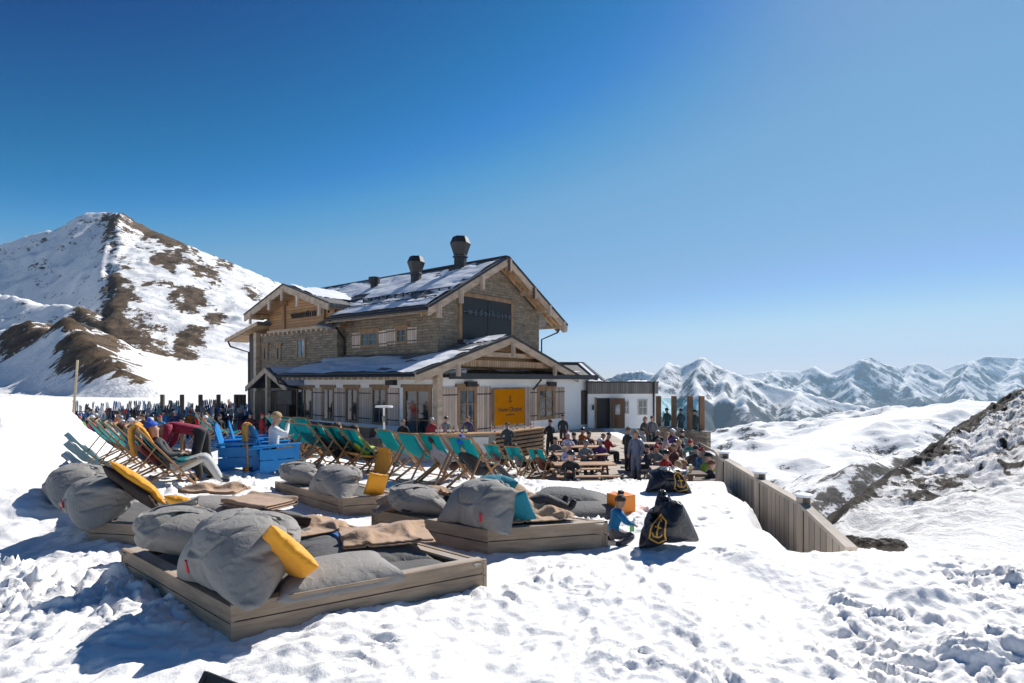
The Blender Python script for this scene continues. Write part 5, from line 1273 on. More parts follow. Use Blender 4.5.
def drape(name, label, cat, pts, w, mat, axis, group=None, seed=0, thick=.03, wf=.04):
    "cloth hung over an edge: profile pts swept `w` along axis, with folds"
    pts = [Vector(p) for p in pts]; fine = []
    for a, b in zip(pts[:-1], pts[1:]):
        for t in np.linspace(0, 1, 9)[:-1]: fine.append(a.lerp(b, t))
    fine.append(pts[-1]); A = np.array([p[:] for p in fine]); 
    for _ in range(3): A[1:-1] = (A[:-2] + 2 * A[1:-1] + A[2:]) / 4
    s = np.linspace(-.5, .5, 22)[None, :, None]; ax = np.array(Vector(axis).normalized()[:])
    T = np.linspace(0, 1, len(A))[:, None]; S = s[..., 0] + 0 * T
    Q = A[:, None, :] + ax * s * w * (1 + .12 * fbm(T * 2 + seed, T * 0 + 2, 2)[..., None])
    nrm = np.cross(np.gradient(A, axis=0), ax); nrm /= np.linalg.norm(nrm, axis=1)[:, None] + 1e-9
    wv = wf * fbm(S * 5 + seed, T * 1.6 + seed, 3)
    Q1 = Q + nrm[:, None, :] * wv[..., None]; Q2 = Q1 + nrm[:, None, :] * thick
    m = MB(); m.grid(Q1); m.grid(Q2, flip=True)
    # edges
    for a, b in ((Q1[0], Q2[0]), (Q1[-1], Q2[-1]), (Q1[:, 0], Q2[:, 0]), (Q1[:, -1], Q2[:, -1])): m.grid(np.stack([a, b]))
    o = m.build(name, mat, smooth=True); weld(o); return tag(o, label, cat, group)
YTOW = m_fabric('yellow_towel', (.80, .33, .03), .95, .1, .3, .5)
def loc_pts(obj, pts):
    Mx = Matrix.Translation(obj.location) @ obj.rotation_euler.to_matrix().to_4x4() @ Matrix.Diagonal((*obj.scale, 1)); return [Mx @ Vector(p) for p in pts], Mx.to_3x3() @ Vector((1, 0, 0))
pp, ax = loc_pts(CH['B0'], [(-.1, -.56, .06), (-.1, -.56, .5), (-.1, -.57, .9), (-.1, -.58, 1.10), (-.1, -.50, 1.16), (-.1, -.41, 1.05), (-.1, -.36, .9)])
drape('towel', 'yellow towel hung over the back of the nearest blue armchair', 'towel', pp, .34, YTOW, ax, 'yellow towels and blankets over chairs', 1)
pp, ax = loc_pts(CH['L0'], [(0, -.45, .55), (0, -.50, .80), (0, -.50, 1.0), (0, -.40, 1.09), (0, -.30, 1.0), (0, -.20, .82), (0, -.12, .66)])
drape('towel', 'yellow towel rolled over the top of the nearest left deck chair', 'towel', pp, .40, YTOW, ax, 'yellow towels and blankets over chairs', 4, .04)
pp, ax = loc_pts(CH['M0'], [(0, -.3, .48), (0, -.1, .40), (0, .15, .36), (0, .42, .47), (0, .56, .35), (0, .60, .06)])
drape('blanket', 'yellow blanket over the deck chair at the right end of the front row', 'blanket', pp, .5, YTOW, ax, 'yellow towels and blankets over chairs', 7)
pp, ax = loc_pts(CH['h'], [(0, -.36, .62), (0, -.32, .50), (.0, -.36, .30), (0, -.44, .04)])
drape('blanket', 'yellow blanket hanging behind the leftmost deck chair before the bar', 'blanket', pp, .55, YTOW, ax, 'yellow towels and blankets over chairs', 9)
# people on the chairs
def in_chair(label, ch, pose, jacket, **k):
    o = CH[ch]; return person(label, pose, o.location + Vector((0, 0, k.pop('up', 0))), o.rotation_euler.z, jacket, **k)
in_chair('person in a blue knitted hat and dark patterned jacket in the nearest left deck chair', 'L0', 'recline', (.035, .036, .042), trousers=(.50, .50, .47), head='hat', hc=(.01, .09, .55), boots=(.02, .025, .04))
person('person in a maroon jacket bending far forward over the left deck chairs', 'bend', P(200, 482, -.02), R(98), (.30, .012, .045), trousers=(.015, .015, .018), head='hair', hc=(.18, .10, .05), scale=1.04)
in_chair('person in a navy jacket lying back in a left deck chair, ginger hair', 'L2', 'recline_low', (.012, .035, .10), hc=(.20, .06, .025))
in_chair('person in dark red leaning back behind the blue-hatted sitter', 'L1', 'recline_low', (.20, .01, .015), trousers=(.02, .02, .02), hc=(.03, .02, .015))
in_chair('blond person in a white jumper sitting in the nearest blue armchair', 'B0', 'sit_drink', (.78, .77, .75), trousers=(.02, .02, .022), head='hair', hc=(.40, .27, .13), up=.03)
in_chair('dark-haired person in a lime green sleeve in the front-row deck chair at the yellow blanket', 'M0', 'recline', (.30, .50, .03), hc=(.02, .015, .012))
in_chair('brown-haired person in the second front-row deck chair', 'M1', 'recline', (.05, .05, .055), hc=(.10, .06, .035))
in_chair('person in black with a dark hat in the third front-row deck chair', 'M2', 'recline_low', (.02, .02, .022), head='hat', hc=(.03, .03, .03))
in_chair('person in a bright green jacket in a back-row deck chair before the bar', 'l', 'recline', (.10, .42, .02), hc=(.08, .05, .03))
in_chair('person in a white and dark patterned top below the white bar notice', 'm', 'recline_low', (.42, .40, .42), trousers=(.08, .03, .03), hc=(.03, .02, .02))
in_chair('person with a bright blue hat bending in the deck chair nearest the middle platform', 'n', 'recline_low', (.015, .016, .018), head='hat', hc=(.0, .10, .60))
in_chair('person in dark clothes and fair hair in the third deck chair from the right', 'p', 'recline', (.10, .03, .035), hc=(.30, .2, .1))
in_chair('person in grey in the second deck chair from the right', 'q', 'recline', (.16, .15, .16), hc=(.10, .06, .04))
in_chair('person in brown almost hidden by the rightmost deck chair', 'r', 'recline_low', (.16, .06, .04), hc=(.05, .03, .02))
# child, sleepers, nearby items
person('child in a bright blue jacket kneeling on the snow by the middle platform', 'kneel', P(613, 542, .0), R(-75), (.0, .17, .38), trousers=(.13, .11, .115), head='hair', hc=(.05, .03, .02), scale=.66)
cup = empty('drink_can', P(632, 531, .0) + Vector((0, 0, .13))); tag(cup, 'green drink can in front of the kneeling child', 'can')
MB().tube([(0, 0, -.13), (0, 0, .0), (0, 0, .005)], [.033, .033, .028], 12).build('can_body', m_plain('green_tin', (.10, .28, .12), .3, .1, 5, .05, .5), cup)
MB().tube([(0, 0, .0055), (0, 0, .008)], .027, 12).build('lid', METAL, cup)
person('person in a white helmet lying on the far side of the middle platform', 'lie', atM(.62, .95, -.02), rM + R(118), (.05, .04, .055), trousers=(.03, .03, .04), head='helmet', hc=(.75, .76, .78), scale=.95)
person('person asleep under the tan blanket on the middle platform, boots showing', 'lie', atM(.66, .42, -.04), rM + R(-86), (.03, .03, .035), trousers=(.03, .03, .035), hc=(.2, .12, .07))
hl = empty('ski_helmet', P(289, 472, .0) + Vector((0, 0, .36))); tag(hl, 'white ski helmet resting behind the small rear platform beanbag', 'helmet')
hx = bpy.data.objects.new('shell', headwear('helmet')); COL.objects.link(hx); hx.parent = hl; hx.material_slots[0].link = 'OBJECT'; hx.material_slots[0].material = m_gloss((.6, .6, .62)); hx.scale = (1.15,) * 3
MB().tube([(-.11, .02, -.02), (-.09, .03, -.12), (0, .04, -.17), (.09, .03, -.12), (.11, .02, -.02)], .008, 6).build('strap', M['black'], hl)
drape('garment', 'blue and white garment left on the open tan blanket of the front platform', 'garment', [W(330, 538, 6.6), W(338, 532, 6.65), W(348, 540, 6.55)], .28, cloth((.04, .16, .42)), (1, .2, 0), None, 3, .02, .05)

# ------------------------------------------------------------------ bar
BARW = m_wood('bar_counter_wood', (.50, .30, .16), 'x', 0, var=.2, rough=.5)
SL = m_wood('bar_slats', (.40, .27, .16), 'x', 0, var=.3)
c0, c1, c2 = W(383, 434, 23.6), W(496, 431.5, 24.6), W(544, 425.5, 27.6)
for p in (c0, c1, c2): p.z = 1.22
bar = empty('bar_counter', (c1.x, c1.y, 0)); tag(bar, 'long outdoor bar with pale timber top and dark slatted front', 'bar')
bo = Vector((c1.x, c1.y, 0))
def pr(a, b, off0, off1, z0, z1, name, mat, parent=bar):
    t = (b - a).normalized(); n = Vector((-t.y, t.x, 0)); q = [a + n * off0, b + n * off0, b + n * off1, a + n * off1]
    return MB().prism([Vector((v.x, v.y, z0)) - bo for v in q], (0, 0, z1 - z0)).build(name, mat, parent)
pr(c0, c1, -.25, .45, 1.17, 1.23, 'counter_top', BARW); pr(c1, c2, -.25, .45, 1.165, 1.235, 'counter_top', BARW)
gm_ = c0.lerp(c1, .42)
pr(c0, c1, .02, .10, -.1, 1.165, 'front_panel', m_plain('grey_panel', (.33, .33, .33), .7, .1), bar)
pr(c1, c2, .02, .10, -.1, 1.16, 'front_panel', M['black'], bar)
for k in range(6): pr(c1, c2, -.04, .018, .06 + .185 * k, .17 + .185 * k, 'slat', SL)
pr(gm_, c1, -.04, .018, -.05, .0, 'slat', SL)
a, b = c0.lerp(c1, .66), c0.lerp(c1, .93)
nt = pr(a, b, -.05, -.02, .35, 1.05, 'notice_board', m_plain('white_notice', (.78, .77, .72), .7, .04))
pr(a.lerp(b, .2), b.lerp(a, .2), -.054, -.0505, .52, .55, 'ruled_line', m_plain('pale_green_line', (.35, .5, .35), .7), bar)
BR = [(.04, .12, .03), (.25, .10, .02), (.45, .05, .03), (.6, .6, .55), (.02, .05, .18), (.5, .42, .08)]
def make_bottle():
    r = empty('bottle'); MB().tube([(0, 0, 0), (0, 0, .19), (0, 0, .24), (0, 0, .31)], [.038, .038, .014, .013], 10).build('body', M['black'], r)
    MB().tube([(0, 0, .06), (0, 0, .15)], .0395, 10, cap=False).build('paper_label', M['render_white'], r); return r
bt = make_bottle(); bn = ['green', 'amber', 'red', 'clear', 'dark blue', 'yellow']
rr_ = random.Random(5)
for i in range(22):
    o = bt if i == 0 else copy_tree(bt); t = i / 22; q = (c0.lerp(c1, .45 + t * .5) if i < 14 else c1.lerp(c2, (i - 14) / 9)) ; o.location = (q.x + rr_.uniform(-.1, .1), q.y + .1 + rr_.uniform(-.05, .25), 1.236)
    k = i % 6; tag(o, f'{bn[k]} glass bottle standing on the bar counter', 'bottle', f'{bn[k]} bottles on the bar')
    for c in KIDS.get(o.name, children(o)) if i == 0 else children(o):
        if c.name.startswith('body'):
            if not c.material_slots: continue
            c.material_slots[0].link = 'OBJECT'; c.material_slots[0].material = m_gloss(BR[k])
# lower service wall with flower boxes in front of the lodge
dk = empty('terrace_parapet', W(335, 440, 27)); dk.location.z = 0; tag(dk, 'dark timber parapet below the black planters in front of the lodge', 'parapet')
ua, ub = W(288, 430, 30), W(383, 430, 24.2); ua.z = ub.z = 0; t_ = (ub - ua); 
MB().bar(ua - dk.location + Vector((0, 0, .48)), ub - dk.location + Vector((0, 0, .48)), .12, .96).build('boards', m_wood('dark_parapet_boards', (.085, .07, .065), 'z', .2, across='x'), dk)
MB().bar(ua - dk.location + Vector((0, 0, .985)), ub - dk.location + Vector((0, 0, .985)), .35, .05).build('rail', M['dark'], dk)
for i, (f0, f1, lb) in enumerate(((.06, .48, 'left black planter box on the dark parapet'), (.54, .92, 'right black planter box on the dark parapet'))):
    p, q = ua + t_ * f0, ua + t_ * f1; b = empty('planter_box', (p + q) / 2 + Vector((0, 0, 1.01))); tag(b, lb, 'planter'); 
    h_ = (q - p) / 2; n_p = Vector((-h_.y, h_.x, 0)).normalized() * .2
    MB().prism([-h_ * .93 - n_p * .8, h_ * .93 - n_p * .8, h_ * .93 + n_p * .8, -h_ * .93 + n_p * .8], (0, 0, .04)).build('base', M['black'], b)
    m = MB(); a_ = [(-h_ * .93 - n_p * .8), (h_ * .93 - n_p * .8), (h_ * .93 + n_p * .8), (-h_ * .93 + n_p * .8)]; c_ = [(-h_ - n_p), (h_ - n_p), (h_ + n_p), (-h_ + n_p)]
    m.add([v + Vector((0, 0, .04)) for v in a_] + [v + Vector((0, 0, .42)) for v in c_], [(0, 1, 5, 4), (1, 2, 6, 5), (2, 3, 7, 6), (3, 0, 4, 7), (4, 5, 6, 7)]).build('box', M['black'], b)
# snowy heap seen over the parapet, patio lamp, loudspeaker, white column
pl_ = W(384, 438, 23.9); lp = empty('terrace_lamp', (pl_.x, pl_.y, 0)); tag(lp, 'slim white terrace lamp with flat disc at the left end of the bar', 'lamp')
MB().tube([(0, 0, 0), (0, 0, 2.35)], .045, 8).build('pole', m_plain('white_metal', (.7, .7, .7), .4, .05), lp)
MB().tube([(0, 0, 2.35), (0, 0, 2.42)], [.38, .36], 18).build('disc', m_plain('white_metal_disc', (.72, .72, .72), .4, .05), lp)
MB().tube([(0, 0, 1.75), (0, 0, 2.0)], .09, 10).build('burner', METAL, lp)
sp_ = W(286, 404, 31); spk = empty('loudspeaker', (sp_.x, sp_.y, 0)); tag(spk, 'black box loudspeaker on a pole beside the entrance porch', 'loudspeaker')
MB().box(-.42, .42, -.25, .25, 2.15, 2.95).build('cabinet', M['black'], spk, bevel=.03); MB().box(-.36, .36, -.262, -.252, 2.22, 2.88).build('grille', M['dark'], spk)
MB().tube([(0, 0, 0), (0, 0, 2.15)], .05, 8).build('pole', M['dark'], spk)
wc = W(288.5, 430, 29.6); wcc = tag(MB().box(wc.x - .16, wc.x + .16, wc.y - .16, wc.y + .16, 0, 1.35).build('white_pillar', M['render_white']), 'short white pillar at the left end of the dark parapet', 'pillar')

# ------------------------------------------------------------------ terrace deck, benches, tables
DECK = m_wood('pale_deck_boards', (.46, .40, .33), 'x', .14, var=.25, across='y', gap=.04)  # boards of light beige timber
dko = MB().box(.2, 6.35, 14.9, 41.0, -.25, .03).build('terrace_deck', DECK); tag(dko, kind='structure')
TT = m_wood('bench_board_wood', (.45, .27, .16), 'x', 0, var=.25); TD = m_wood('dark_bench_wood', (.10, .06, .04), 'x', 0, var=.2)
TP = m_wood('pale_table_wood', (.50, .38, .30), 'x', 0, var=.2)
def make_table(L, top):
    r = empty('picnic_table')
    for k in range(4): MB().box(-L / 2, L / 2, -.36 + .185 * k, -.36 + .185 * k + .165, .72, .755).build('top_board', top, r)
    for s in (-1, 1):
        MB().box(-L / 2, L / 2, s * .72 - .14, s * .72 + .14, .43, .465).build('bench_seat', top, r)
        for e_ in (-1, 1): MB().bar((e_ * (L / 2 - .3), s * .62, 0), (e_ * (L / 2 - .3), s * .22, .72), .09, .05, up=(1, 0, 0)).build('leg', TD, r)
        MB().box(s * (L / 2 - .3) - .045, s * (L / 2 - .3) + .045, -.85, .85, .36, .43).build('bearer', TD, r)
    return r
tA = make_table(2.0, TT); tB = make_table(1.5, TP)
tabs = [(2.35, 18.6, 4, 0, 'front picnic table of the left row on the terrace, by the free-standing deck chair'), (2.55, 21.0, 4, 0, 'second picnic table of the left row on the terrace'), (2.7, 23.4, 4, 0, 'third picnic table of the left row on the terrace'), (2.85, 25.9, 4, 0, 'rearmost picnic table of the left row, below the white wall'),
        (5.05, 17.6, -6, 1, 'front picnic table of the right row beside the standing woman'), (5.15, 19.8, -6, 1, 'second picnic table of the right row beside the standing woman'), (5.3, 22.2, -6, 1, 'third picnic table of the right row amid the crowd'), (5.5, 24.6, -6, 1, 'rearmost picnic table of the right row below the glass screens')]
fa = fb = True
for x, y, a, k, lb in tabs:
    if k == 0: o = tA if fa else copy_tree(tA); fa = False
    else: o = tB if fb else copy_tree(tB); fb = False
    o.location = (x, y, .03); o.rotation_euler = (0, 0, R(a)); tag(o, lb, 'picnic table', 'picnic tables on the terrace')
cov = P(577, 476, 0)
tag((shaped(1, 2.0, 1.1, .55, False, BLACKF, 'table_cover') or bag_mesh('table_cover', 2.0, 1.1, .55, 41, BLACKF, None, 0, .0, .5)), 'black fabric cover slumped at the front of the left picnic tables', 'cover')
c_ = bpy.data.objects['table_cover']; c_.location = (1.55, 15.6, .0); c_.scale = (1, 1, 1.45); 
person('person in black with a dark helmet sitting on the black-covered front bench', 'sit', (1.65, 16.2, .18), R(-170), (.012, .012, .013), head='helmet', hc=(.03, .03, .035), group=None)
person('woman in a long blue-grey coat standing in the deck aisle', 'stand', W(636, 482, 19.3), R(150), (.17, .20, .28), trousers=(.10, .11, .15), head='long_hair', hc=(.25, .15, .08), coat=True)
PPL = [
 ('white-hatted person in white seated at the rear of the left tables', 'sit', 567.5, 448, 23.6, 20, (.70, .70, .78), 'hat', (.8, .8, .82)),
 ('person in dark navy beside the white-hatted sitter at the left tables', 'sit', 575, 449, 23.8, -30, (.02, .03, .05), 'hair', (.04, .03, .02)),
 ('person with a red-brown face scarf and pale collar at the left tables', 'sit', 588, 449, 24.4, 160, (.20, .10, .08), 'hair', (.12, .06, .03)),
 ('broad person in dark olive leaning forward at the right end of the left tables', 'sit_lean', 597, 449, 24.2, 60, (.02, .03, .022), 'hair', (.25, .2, .14)),
 ('person in red with a black front at the aisle end of the left tables', 'sit', 607, 450, 23.6, 70, (.38, .02, .03), 'hat', (.03, .03, .03)),
 ('person in grey with a patterned helmet at the second left table', 'sit', 585, 458, 20.8, 170, (.20, .21, .22), 'helmet', (.2, .2, .22)),
 ('person in violet and white at the front left table', 'sit', 567, 462, 19.8, 150, (.45, .42, .55), 'hat', (.3, .25, .4)),
 ('man in black standing at the right end of the bar', 'arms_folded', 550, 462, 25.5, -30, (.015, .015, .017), 'hair', (.05, .03, .02)),
 ('person in dark grey standing before the white wall right of the bar', 'stand', 563, 452, 29.0, 10, (.03, .032, .04), 'hat', (.02, .02, .025)),
 ('guest in a dark grey jacket leaning on the bar', 'stand_bar', 508, 467, 23.9, -8, (.05, .06, .07), 'hat', (.02, .02, .022)),
 ('bar keeper in black standing behind the grey bar panel', 'stand', 403, 455, 25.4, 178, (.015, .015, .016), 'hair', (.25, .15, .08)),
 ('guest in crimson behind the bar near the porch post', 'stand', 432, 454, 26.5, 170, (.40, .02, .04), 'helmet', (.5, .5, .5)),
 ('guest in black and white behind the bar below the doorway', 'stand', 446, 452, 27.5, 160, (.25, .24, .25), 'helmet', (.02, .02, .02)),
 ('guest in dark purple behind the bar below the door frame', 'stand', 468, 452, 27.8, 190, (.07, .04, .12), 'hair', (.2, .12, .07)),
 ('child in a red and black jacket at the front right table', 'sit', 677, 482, 15.4, 35, (.50, .012, .035), 'hair', (.33, .21, .11)),
 ('boy in a vivid blue jacket at the front right table with a beer beside him', 'sit_lean', 690, 479, 15.9, -20, (.005, .09, .36), 'hair', (.30, .17, .08)),
 ('person in black with red hair against the top of the board fence', 'sit', 709, 484, 15.6, 80, (.025, .026, .03), 'hair', (.13, .05, .03)),
 ('person in dark green jacket in the middle of the right tables', 'sit', 661, 459, 20.0, 10, (.02, .07, .035), 'hat', (.03, .03, .03)),
 ('person in black standing behind the woman in the blue-grey coat', 'stand', 628, 468, 21.4, 60, (.03, .035, .03), 'hair', (.16, .1, .06)),
 ('person in navy with a white stripe at the left of the right tables', 'sit', 649, 461, 19.4, -60, (.02, .03, .07), 'hair', (.03, .02, .015)),
 ('person in near-black beside the navy sitter at the right tables', 'sit_lean', 655, 453, 21.8, 30, (.015, .015, .02), 'hat', (.05, .05, .05)),
 ('person in pale pink with fair hair at the rear of the right tables', 'sit', 665, 448, 24.0, 100, (.55, .42, .42), 'long_hair', (.4, .28, .15)),
 ('person in white and black leaning on the third right table', 'sit_lean', 671, 451, 22.6, 140, (.35, .36, .40), 'helmet', (.1, .1, .12)),
 ('person in dark red and tan at the second right table', 'sit', 676, 460, 19.6, -100, (.16, .05, .04), 'hair', (.25, .15, .08)),
 ('person in black with a white helmet by the low stone wall', 'sit', 672, 445, 25.4, 20, (.02, .02, .025), 'helmet', (.7, .7, .72)),
 ('person in brown with blond hair next to the beer table', 'sit', 681, 455, 20.8, -60, (.15, .09, .06), 'hair', (.45, .32, .16)),
 ('person in black hunched at the right edge of the tables', 'sit_lean', 689, 456, 20.4, 120, (.02, .02, .022), 'hat', (.015, .015, .02)),
 ('person in charcoal at the far right of the terrace crowd', 'sit', 695, 461, 19.0, 40, (.05, .05, .055), 'hair', (.03, .02, .02)),
 ('person in a teal-grey jacket in the crowd below the glass screens', 'sit', 683, 446, 24.6, 0, (.05, .10, .12), 'helmet', (.05, .06, .08)),
 ('person with a tan hood beside the brown door of the low wing', 'stand', 645, 451, 27.5, 150, (.06, .05, .045), 'long_hair', (.35, .24, .13)),
 ('person in grey fleece beside the tan-hooded guest', 'stand', 652, 450, 28.0, 190, (.15, .15, .16), 'hair', (.1, .07, .05)),
]
for lb, pose, x, y, d, az, jc, hk, hc in PPL:
    p = W(x, y, d); sit = pose.startswith('sit'); p.z = .03
    person(lb, pose, p, R(-az), jc, head=hk, hc=hc, scale=.97)
# glass of beer
bg_ = empty('beer_glass', W(690.5, 470, 14.9)); tag(bg_, 'tall glass of beer before the boy in blue', 'glass')
MB().tube([(0, 0, -.06), (0, 0, .12)], [.032, .04], 12).build('beer', m_gloss((.75, .55, .12)), bg_); MB().tube([(0, 0, .121), (0, 0, .15)], [.041, .04], 12).build('foam', M['render_white'], bg_)
nb = empty('round_stand', (bg_.location.x, bg_.location.y, .03)); tag(nb, 'dark side stand holding the beer glass', 'stand')
hz_ = bg_.location.z - .06 - .03
MB().box(-.35, .35, -.3, .3, hz_ - .05, hz_).build('table_top', TD, nb); MB().box(-.05, .05, -.05, .05, 0, hz_ - .05).build('leg', TD, nb)
# dark bench block behind the rear black beanbag, next to the fence
blk = empty('storage_bench', (5.05, 15.3, 0)); tag(blk, 'dark timber bench block between the tables and the board fence', 'bench')
MB().box(-.55, .45, -.25, .25, 0, .8).build('body', TD, blk); MB().box(-.58, .48, -.28, .28, .803, .85).build('seat', TD, blk)
# wind screens: timber posts with glass on a low stone wall
ws = empty('glass_wind_screen', (8.0, 30.0, 0)); tag(ws, 'glass wind screen between brown timber posts at the terrace edge', 'wind screen')
wsP = [W(658.5, 430, 32), W(674, 430, 31), W(690, 430, 30), W(701.5, 431, 29)]
for i, p in enumerate(wsP):
    q = Vector((p.x, p.y, 0)) - ws.location; MB().box(q.x - .12, q.x + .12, q.y - .12, q.y + .12, 0, 3.5 - 16 / 570 * p.y).build('post', m_wood('screen_post', (.20, .11, .065), 'z', 0), ws)
gl = NT('screen_glass'); gl.b.inputs['Transmission Weight'].default_value = 1; gl.b.inputs['IOR'].default_value = 1.05; gl.done((.55, .80, .86), .0); 
for i in range(3):
    a, b = (Vector((p.x, p.y, 0)) - ws.location for p in (wsP[i], wsP[i + 1])); t = (b - a).normalized() * .18
    MB().prism([a + t + Vector((0, 0, .95)), b - t + Vector((0, 0, .95)), b - t + Vector((0, 0, 2.5)), a + t + Vector((0, 0, 2.5))], (0, .02, 0)).build('glass_pane', gl.m, ws)
lw = empty('low_stone_wall', ws.location); tag(lw, 'low stone wall under the glass wind screen', 'wall')
a, b = (Vector((p.x, p.y, 0)) - ws.location for p in (W(654, 430, 32.3), W(707, 430, 28.4)))
MB().bar(a + Vector((0, -.25, .45)), b + Vector((0, -.25, .45)), .25, .9).build('stonework', M['stone'], lw); MB().bar(a + Vector((0, -.25, .925)), b + Vector((0, -.25, .925)), .4, .05).build('coping', M['shingle'], lw)
for x, d, c in ((667, 33.5, (.03, .06, .06)), (681, 32.8, (.04, .06, .08)), (695, 31.6, (.02, .04, .05))):
    p = W(x, 430, d); p.z = .1; person({667: 'silhouetted guest behind the left glass pane', 681: 'silhouetted guest behind the middle glass pane', 695: 'silhouetted guest behind the right glass pane'}[x], 'stand', p, R(20), c, head='hair', hc=(.02, .02, .02))
# little shingle roof at the fence head
sr_ = empty('shingled_locker', (6.3, 17.5, -.2)); tag(sr_, 'low locker with a slanted grey shingle lid at the head of the fence', 'locker')
MB().box(-.35, .35, -.5, .5, 0, 1.05).build('body', M['shingle'], sr_)
MB().prism([(-.42, -.62, 1.60), (.50, -.62, 1.12), (.50, .62, 1.22), (-.42, .62, 1.70)], (0, 0, .06)).build('lid', m_wood('lid_shingles', (.40, .33, .27), 'y', .22, across='x', var=.4), sr_)
MB().prism([(-.34, -.49, 1.053), (.34, -.49, 1.053), (-.34, -.49, 1.5)], (0, .96, 0)).build('gable', M['shingle'], sr_)

# ------------------------------------------------------------------ ski park on the left
def make_ski():
    r = empty('ski_pair')
    for s in (-1, 1):
        pr_ = [(0, 0), (.02, .3), (.035, .8), (.02, 1.3), (-.0, 1.55), (-.03, 1.66), (-.08, 1.74)]
        m = MB(); vs = []; w = [.05, .046, .04, .046, .052, .045, .012]
        for (y, z), ww in zip(pr_, w): vs += [(s * .055 - ww, y + s * .01, z), (s * .055 + ww, y + s * .01, z), (s * .055 + ww, y + s * .01 + .014, z), (s * .055 - ww, y + s * .01 + .014, z)]
        fs = [(0, 1, 2, 3), (24, 27, 26, 25)]
        for i in range(6):
            for k in range(4): fs.append((i * 4 + k, i * 4 + 4 + k, i * 4 + 4 + (k + 1) % 4, i * 4 + (k + 1) % 4))
        m.add(vs, fs).build('ski', M['dark'], r)
        MB().box(s * .055 - .03, s * .055 + .03, -.08, .0, .66, .96).build('binding', M['black'], r)
    return r
SKC = [((.03, .035, .05), 'dark'), ((.62, .64, .66), 'white'), ((.02, .10, .30), 'blue'), ((.40, .03, .03), 'red'), ((.20, .24, .28), 'grey'), ((.10, .30, .34), 'teal')]
sk0 = make_ski(); cnt = 0; rs = random.Random(3)
def rack(label, x0, x1, d0, d1, z0, n):
    global cnt
    a, b = W(x0, 425, d0), W(x1, 425, d1); a.z = b.z = 0; z = z0
    rk = empty('ski_rack', (a + b) / 2); rk.location.z = z; tag(rk, label, 'ski rack'); h_ = (b - a) / 2
    MB().bar(-h_ + Vector((0, 0, 1.0)), h_ + Vector((0, 0, 1.0)), .06, .06).build('top_rail', TD, rk)
    for t in np.linspace(-1, 1, 5): q = h_ * float(t); MB().bar(q, q + Vector((0, 0, 1.0)), .07, .07, up=(1, 0, 0)).build('post', TD, rk)
    for i in range(n):
        o = sk0 if cnt == 0 else copy_tree(sk0); cnt += 1
        t = (i + .5 + rs.uniform(-.3, .3)) / n; p = a.lerp(b, t); sgn = rs.choice((-1, 1))
        o.location = (p.x, p.y - .16 * sgn + rs.uniform(-.05, .05), z - .03); o.rotation_euler = (R(-8 * sgn), R(rs.uniform(-13, 13)), R(rs.uniform(-35, 35)) + (math.pi if sgn < 0 else 0))
        if sgn < 0: o.rotation_euler.x = R(-8)
        s_ = rs.uniform(.84, 1.14); o.scale = (1.15, 1.15, s_)
        k = rs.choices(range(6), (5, 3, 2, 1, 3, 1))[0]; tag(o, f'{SKC[k][1]} pair of skis standing in the racks at the left', 'skis', f'{SKC[k][1]} skis in the racks')
        for c in (KIDS[sk0.name] if o is sk0 and sk0.name in KIDS else children(o)):
            if c.name.startswith('ski'):
                c.material_slots[0].link = 'OBJECT'; c.material_slots[0].material = m_gloss(SKC[k][0])
rack('nearest ski rack behind the left deck chairs, full of skis', 82, 180, 31, 33, .05, 40)
rack('middle ski rack reaching toward the lodge, full of skis', 150, 252, 38, 40, .0, 44)
rack('rear ski rack between the terrace and the mountain', 72, 246, 46, 50, -.05, 56)
for x in (162.5, 182, 200.5, 218.5, 236, 240, 244):
    p = W(x, 425, 43); p.z = -.1; o = tag(MB().box(-.11, .11, -.11, .11, 0, 3.6 - 14.5 / 570 * 43).build('timber_post', TD, loc=p), 'dark square timber post rising above the ski racks', 'post', 'timber posts above the ski racks')
pm_ = W(70, 430, 26); pm_.z = 0
pl2 = tag(MB().tube([(0, 0, 0), (.35, 0, 3.5 + 20 * 26 / 570)], [.055, .045], 8).build('marker_pole', m_wood('pale_pole', (.55, .45, .30), 'z', 0), loc=pm_), 'tall pale wooden pole leaning slightly above the left snow bank', 'pole')
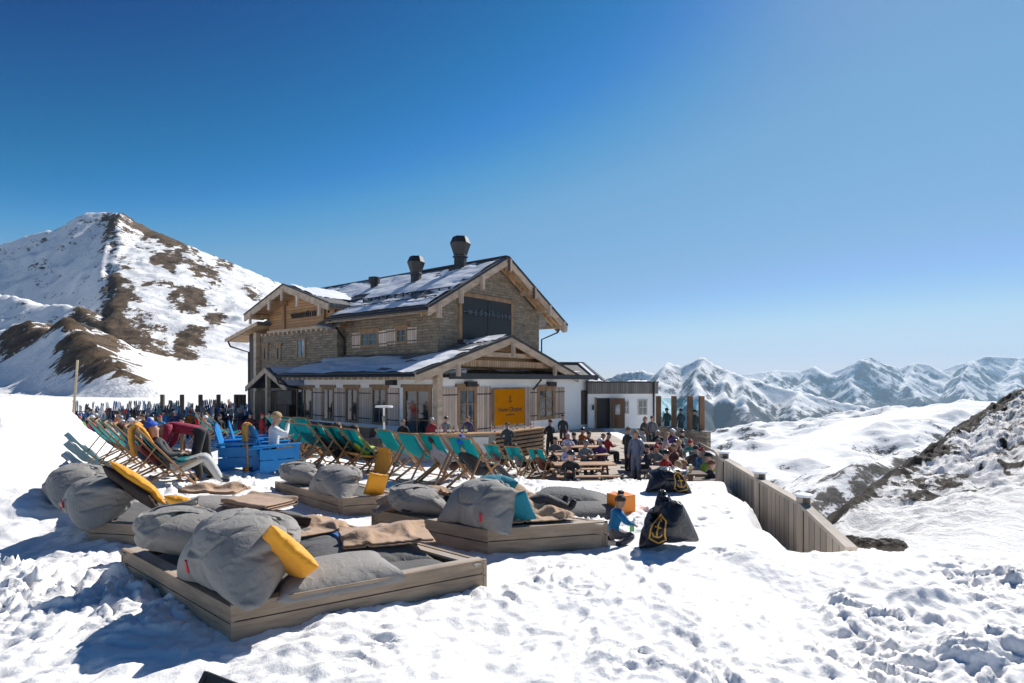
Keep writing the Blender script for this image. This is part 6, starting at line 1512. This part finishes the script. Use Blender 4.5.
LP = [('skier in bright red with a light patch left of the pale pole', 46, 22, (.55, .05, .03), 'helmet', (.05, .05, .06)), ('skier in red and dark trousers just left of the pale pole', 59, 21.5, (.45, .012, .015), 'hair', (.05, .03, .02)),
      ('skier in black between the two red skiers', 52, 24, (.02, .025, .03), 'helmet', (.02, .02, .02)), ('skier in white facing the racks, seen over the left deck chairs', 111, 24, (.68, .70, .76), 'hat', (.03, .05, .10)),
      ('skier in black with red trousers beside the white-jacketed one', 120, 27, (.04, .03, .05), 'helmet', (.3, .3, .33)), ('skier in pink behind the pale pole', 91, 27, (.50, .08, .12), 'helmet', (.6, .6, .62)),
      ('skier in dark blue at the racks right of the pale pole', 79, 26, (.02, .04, .09), 'hat', (.1, .02, .02)), ('skier in black at the middle of the racks', 135, 26.5, (.015, .015, .018), 'helmet', (.02, .02, .02)),
      ('skier in dark grey at the racks under the second timber post', 143, 28, (.05, .05, .06), 'hair', (.06, .04, .03)), ('skier in black and green behind the bending person', 152, 28, (.02, .03, .025), 'helmet', (.02, .02, .02)),
      ('skier in red jacket nearest the lodge porch', 262, 29, (.42, .015, .02), 'hat', (.35, .02, .02)), ('skier in dark maroon left of the red jacket at the porch', 250, 29.5, (.08, .012, .02), 'helmet', (.03, .03, .035)),
      ('skier in black just behind the red jacket at the porch', 270, 31, (.02, .02, .022), 'hair', (.04, .03, .02)), ('skier in navy under the right-hand timber posts', 240, 34, (.02, .03, .06), 'helmet', (.3, .32, .35)),
      ('skier in light blue among the racks under the third timber post', 190, 36, (.35, .42, .50), 'helmet', (.6, .6, .6)), ('skier in black among the racks under the fourth timber post', 222, 36, (.02, .02, .025), 'hat', (.02, .02, .02))]
for i, (lb, x, d, jc, hk, hc) in enumerate(LP):
    p = W(x, 425, d); p.z = ground_z(p.x, p.y); person(lb, ('stand', 'arms_folded')[i % 2], p, R((i * 67) % 360), jc, trousers=((.02, .02, .025), (.3, .02, .03), (.04, .05, .07))[i % 3], head=hk, hc=hc, scale=1.03)

CW = [('white', (.70, .70, .72)), ('orange', (.65, .18, .02)), ('turquoise', (.02, .30, .34)), ('black', (.015, .015, .018)), ('red', (.48, .02, .02)), ('navy', (.015, .03, .10)), ('lime', (.30, .45, .03)), ('grey', (.18, .19, .2)), ('violet', (.14, .05, .25)), ('sky blue', (.06, .25, .50))]
HW = [('white helmet', 'helmet', (.65, .65, .67)), ('black helmet', 'helmet', (.02, .02, .022)), ('red bobble hat', 'hat', (.4, .02, .03)), ('dark hair', 'hair', (.04, .025, .015))]
TW = ['black', 'grey', 'brown']; TC = [(.02, .02, .022), (.2, .2, .21), (.12, .07, .04)]
for i in range(26):
    c, h, t = CW[(i * 3) % 10], HW[(i + i // 10) % 4], (i // 10 + i) % 3; x = 66 + i * 7.3; d = 25.5 + (i * 7 % 11) * .9
    if 226 < x: x = 66 + (i * 37 % 150)
    p = W(x, 425, d); p.z = ground_z(p.x, p.y)
    person(f'skier in {c[0]} jacket, {TW[t]} trousers and {h[0]} amid the left ski racks', ('stand', 'arms_folded', 'stand_bar')[i % 3], p, R((i * 97) % 360), c[1], trousers=TC[t], head=h[1], hc=h[2], scale=.96 + .03 * (i % 4), group='skiers crowding around the racks')
SP = [(640, 21.0), (646, 23.4), (657, 19.2), (664, 17.8), (668, 21.6), (674, 24.8), (684, 22.6), (693, 22.0), (700, 18.2), (706, 17.0), (660, 25.4), (644, 25.8), (556, 22.0), (562, 25.6), (582, 25.8), (601, 21.2)]
for i, (x, d) in enumerate(SP):
    c, h = CW[(i * 7 + 3) % 10], HW[(i * 3 + i // 4) % 4]; t = (i // 8 + 1) % 3
    p = W(x, 450, d); p.z = .03
    person(f'seated guest in {c[0]} jacket, {TW[t]} trousers and {h[0]} at the terrace tables', ('sit', 'sit_lean', 'sit_drink')[i % 3], p, R((i * 73) % 360), tuple(v * .7 for v in c[1]), trousers=TC[t], head=h[1], hc=h[2], scale=.97, group='guests seated at the terrace tables')
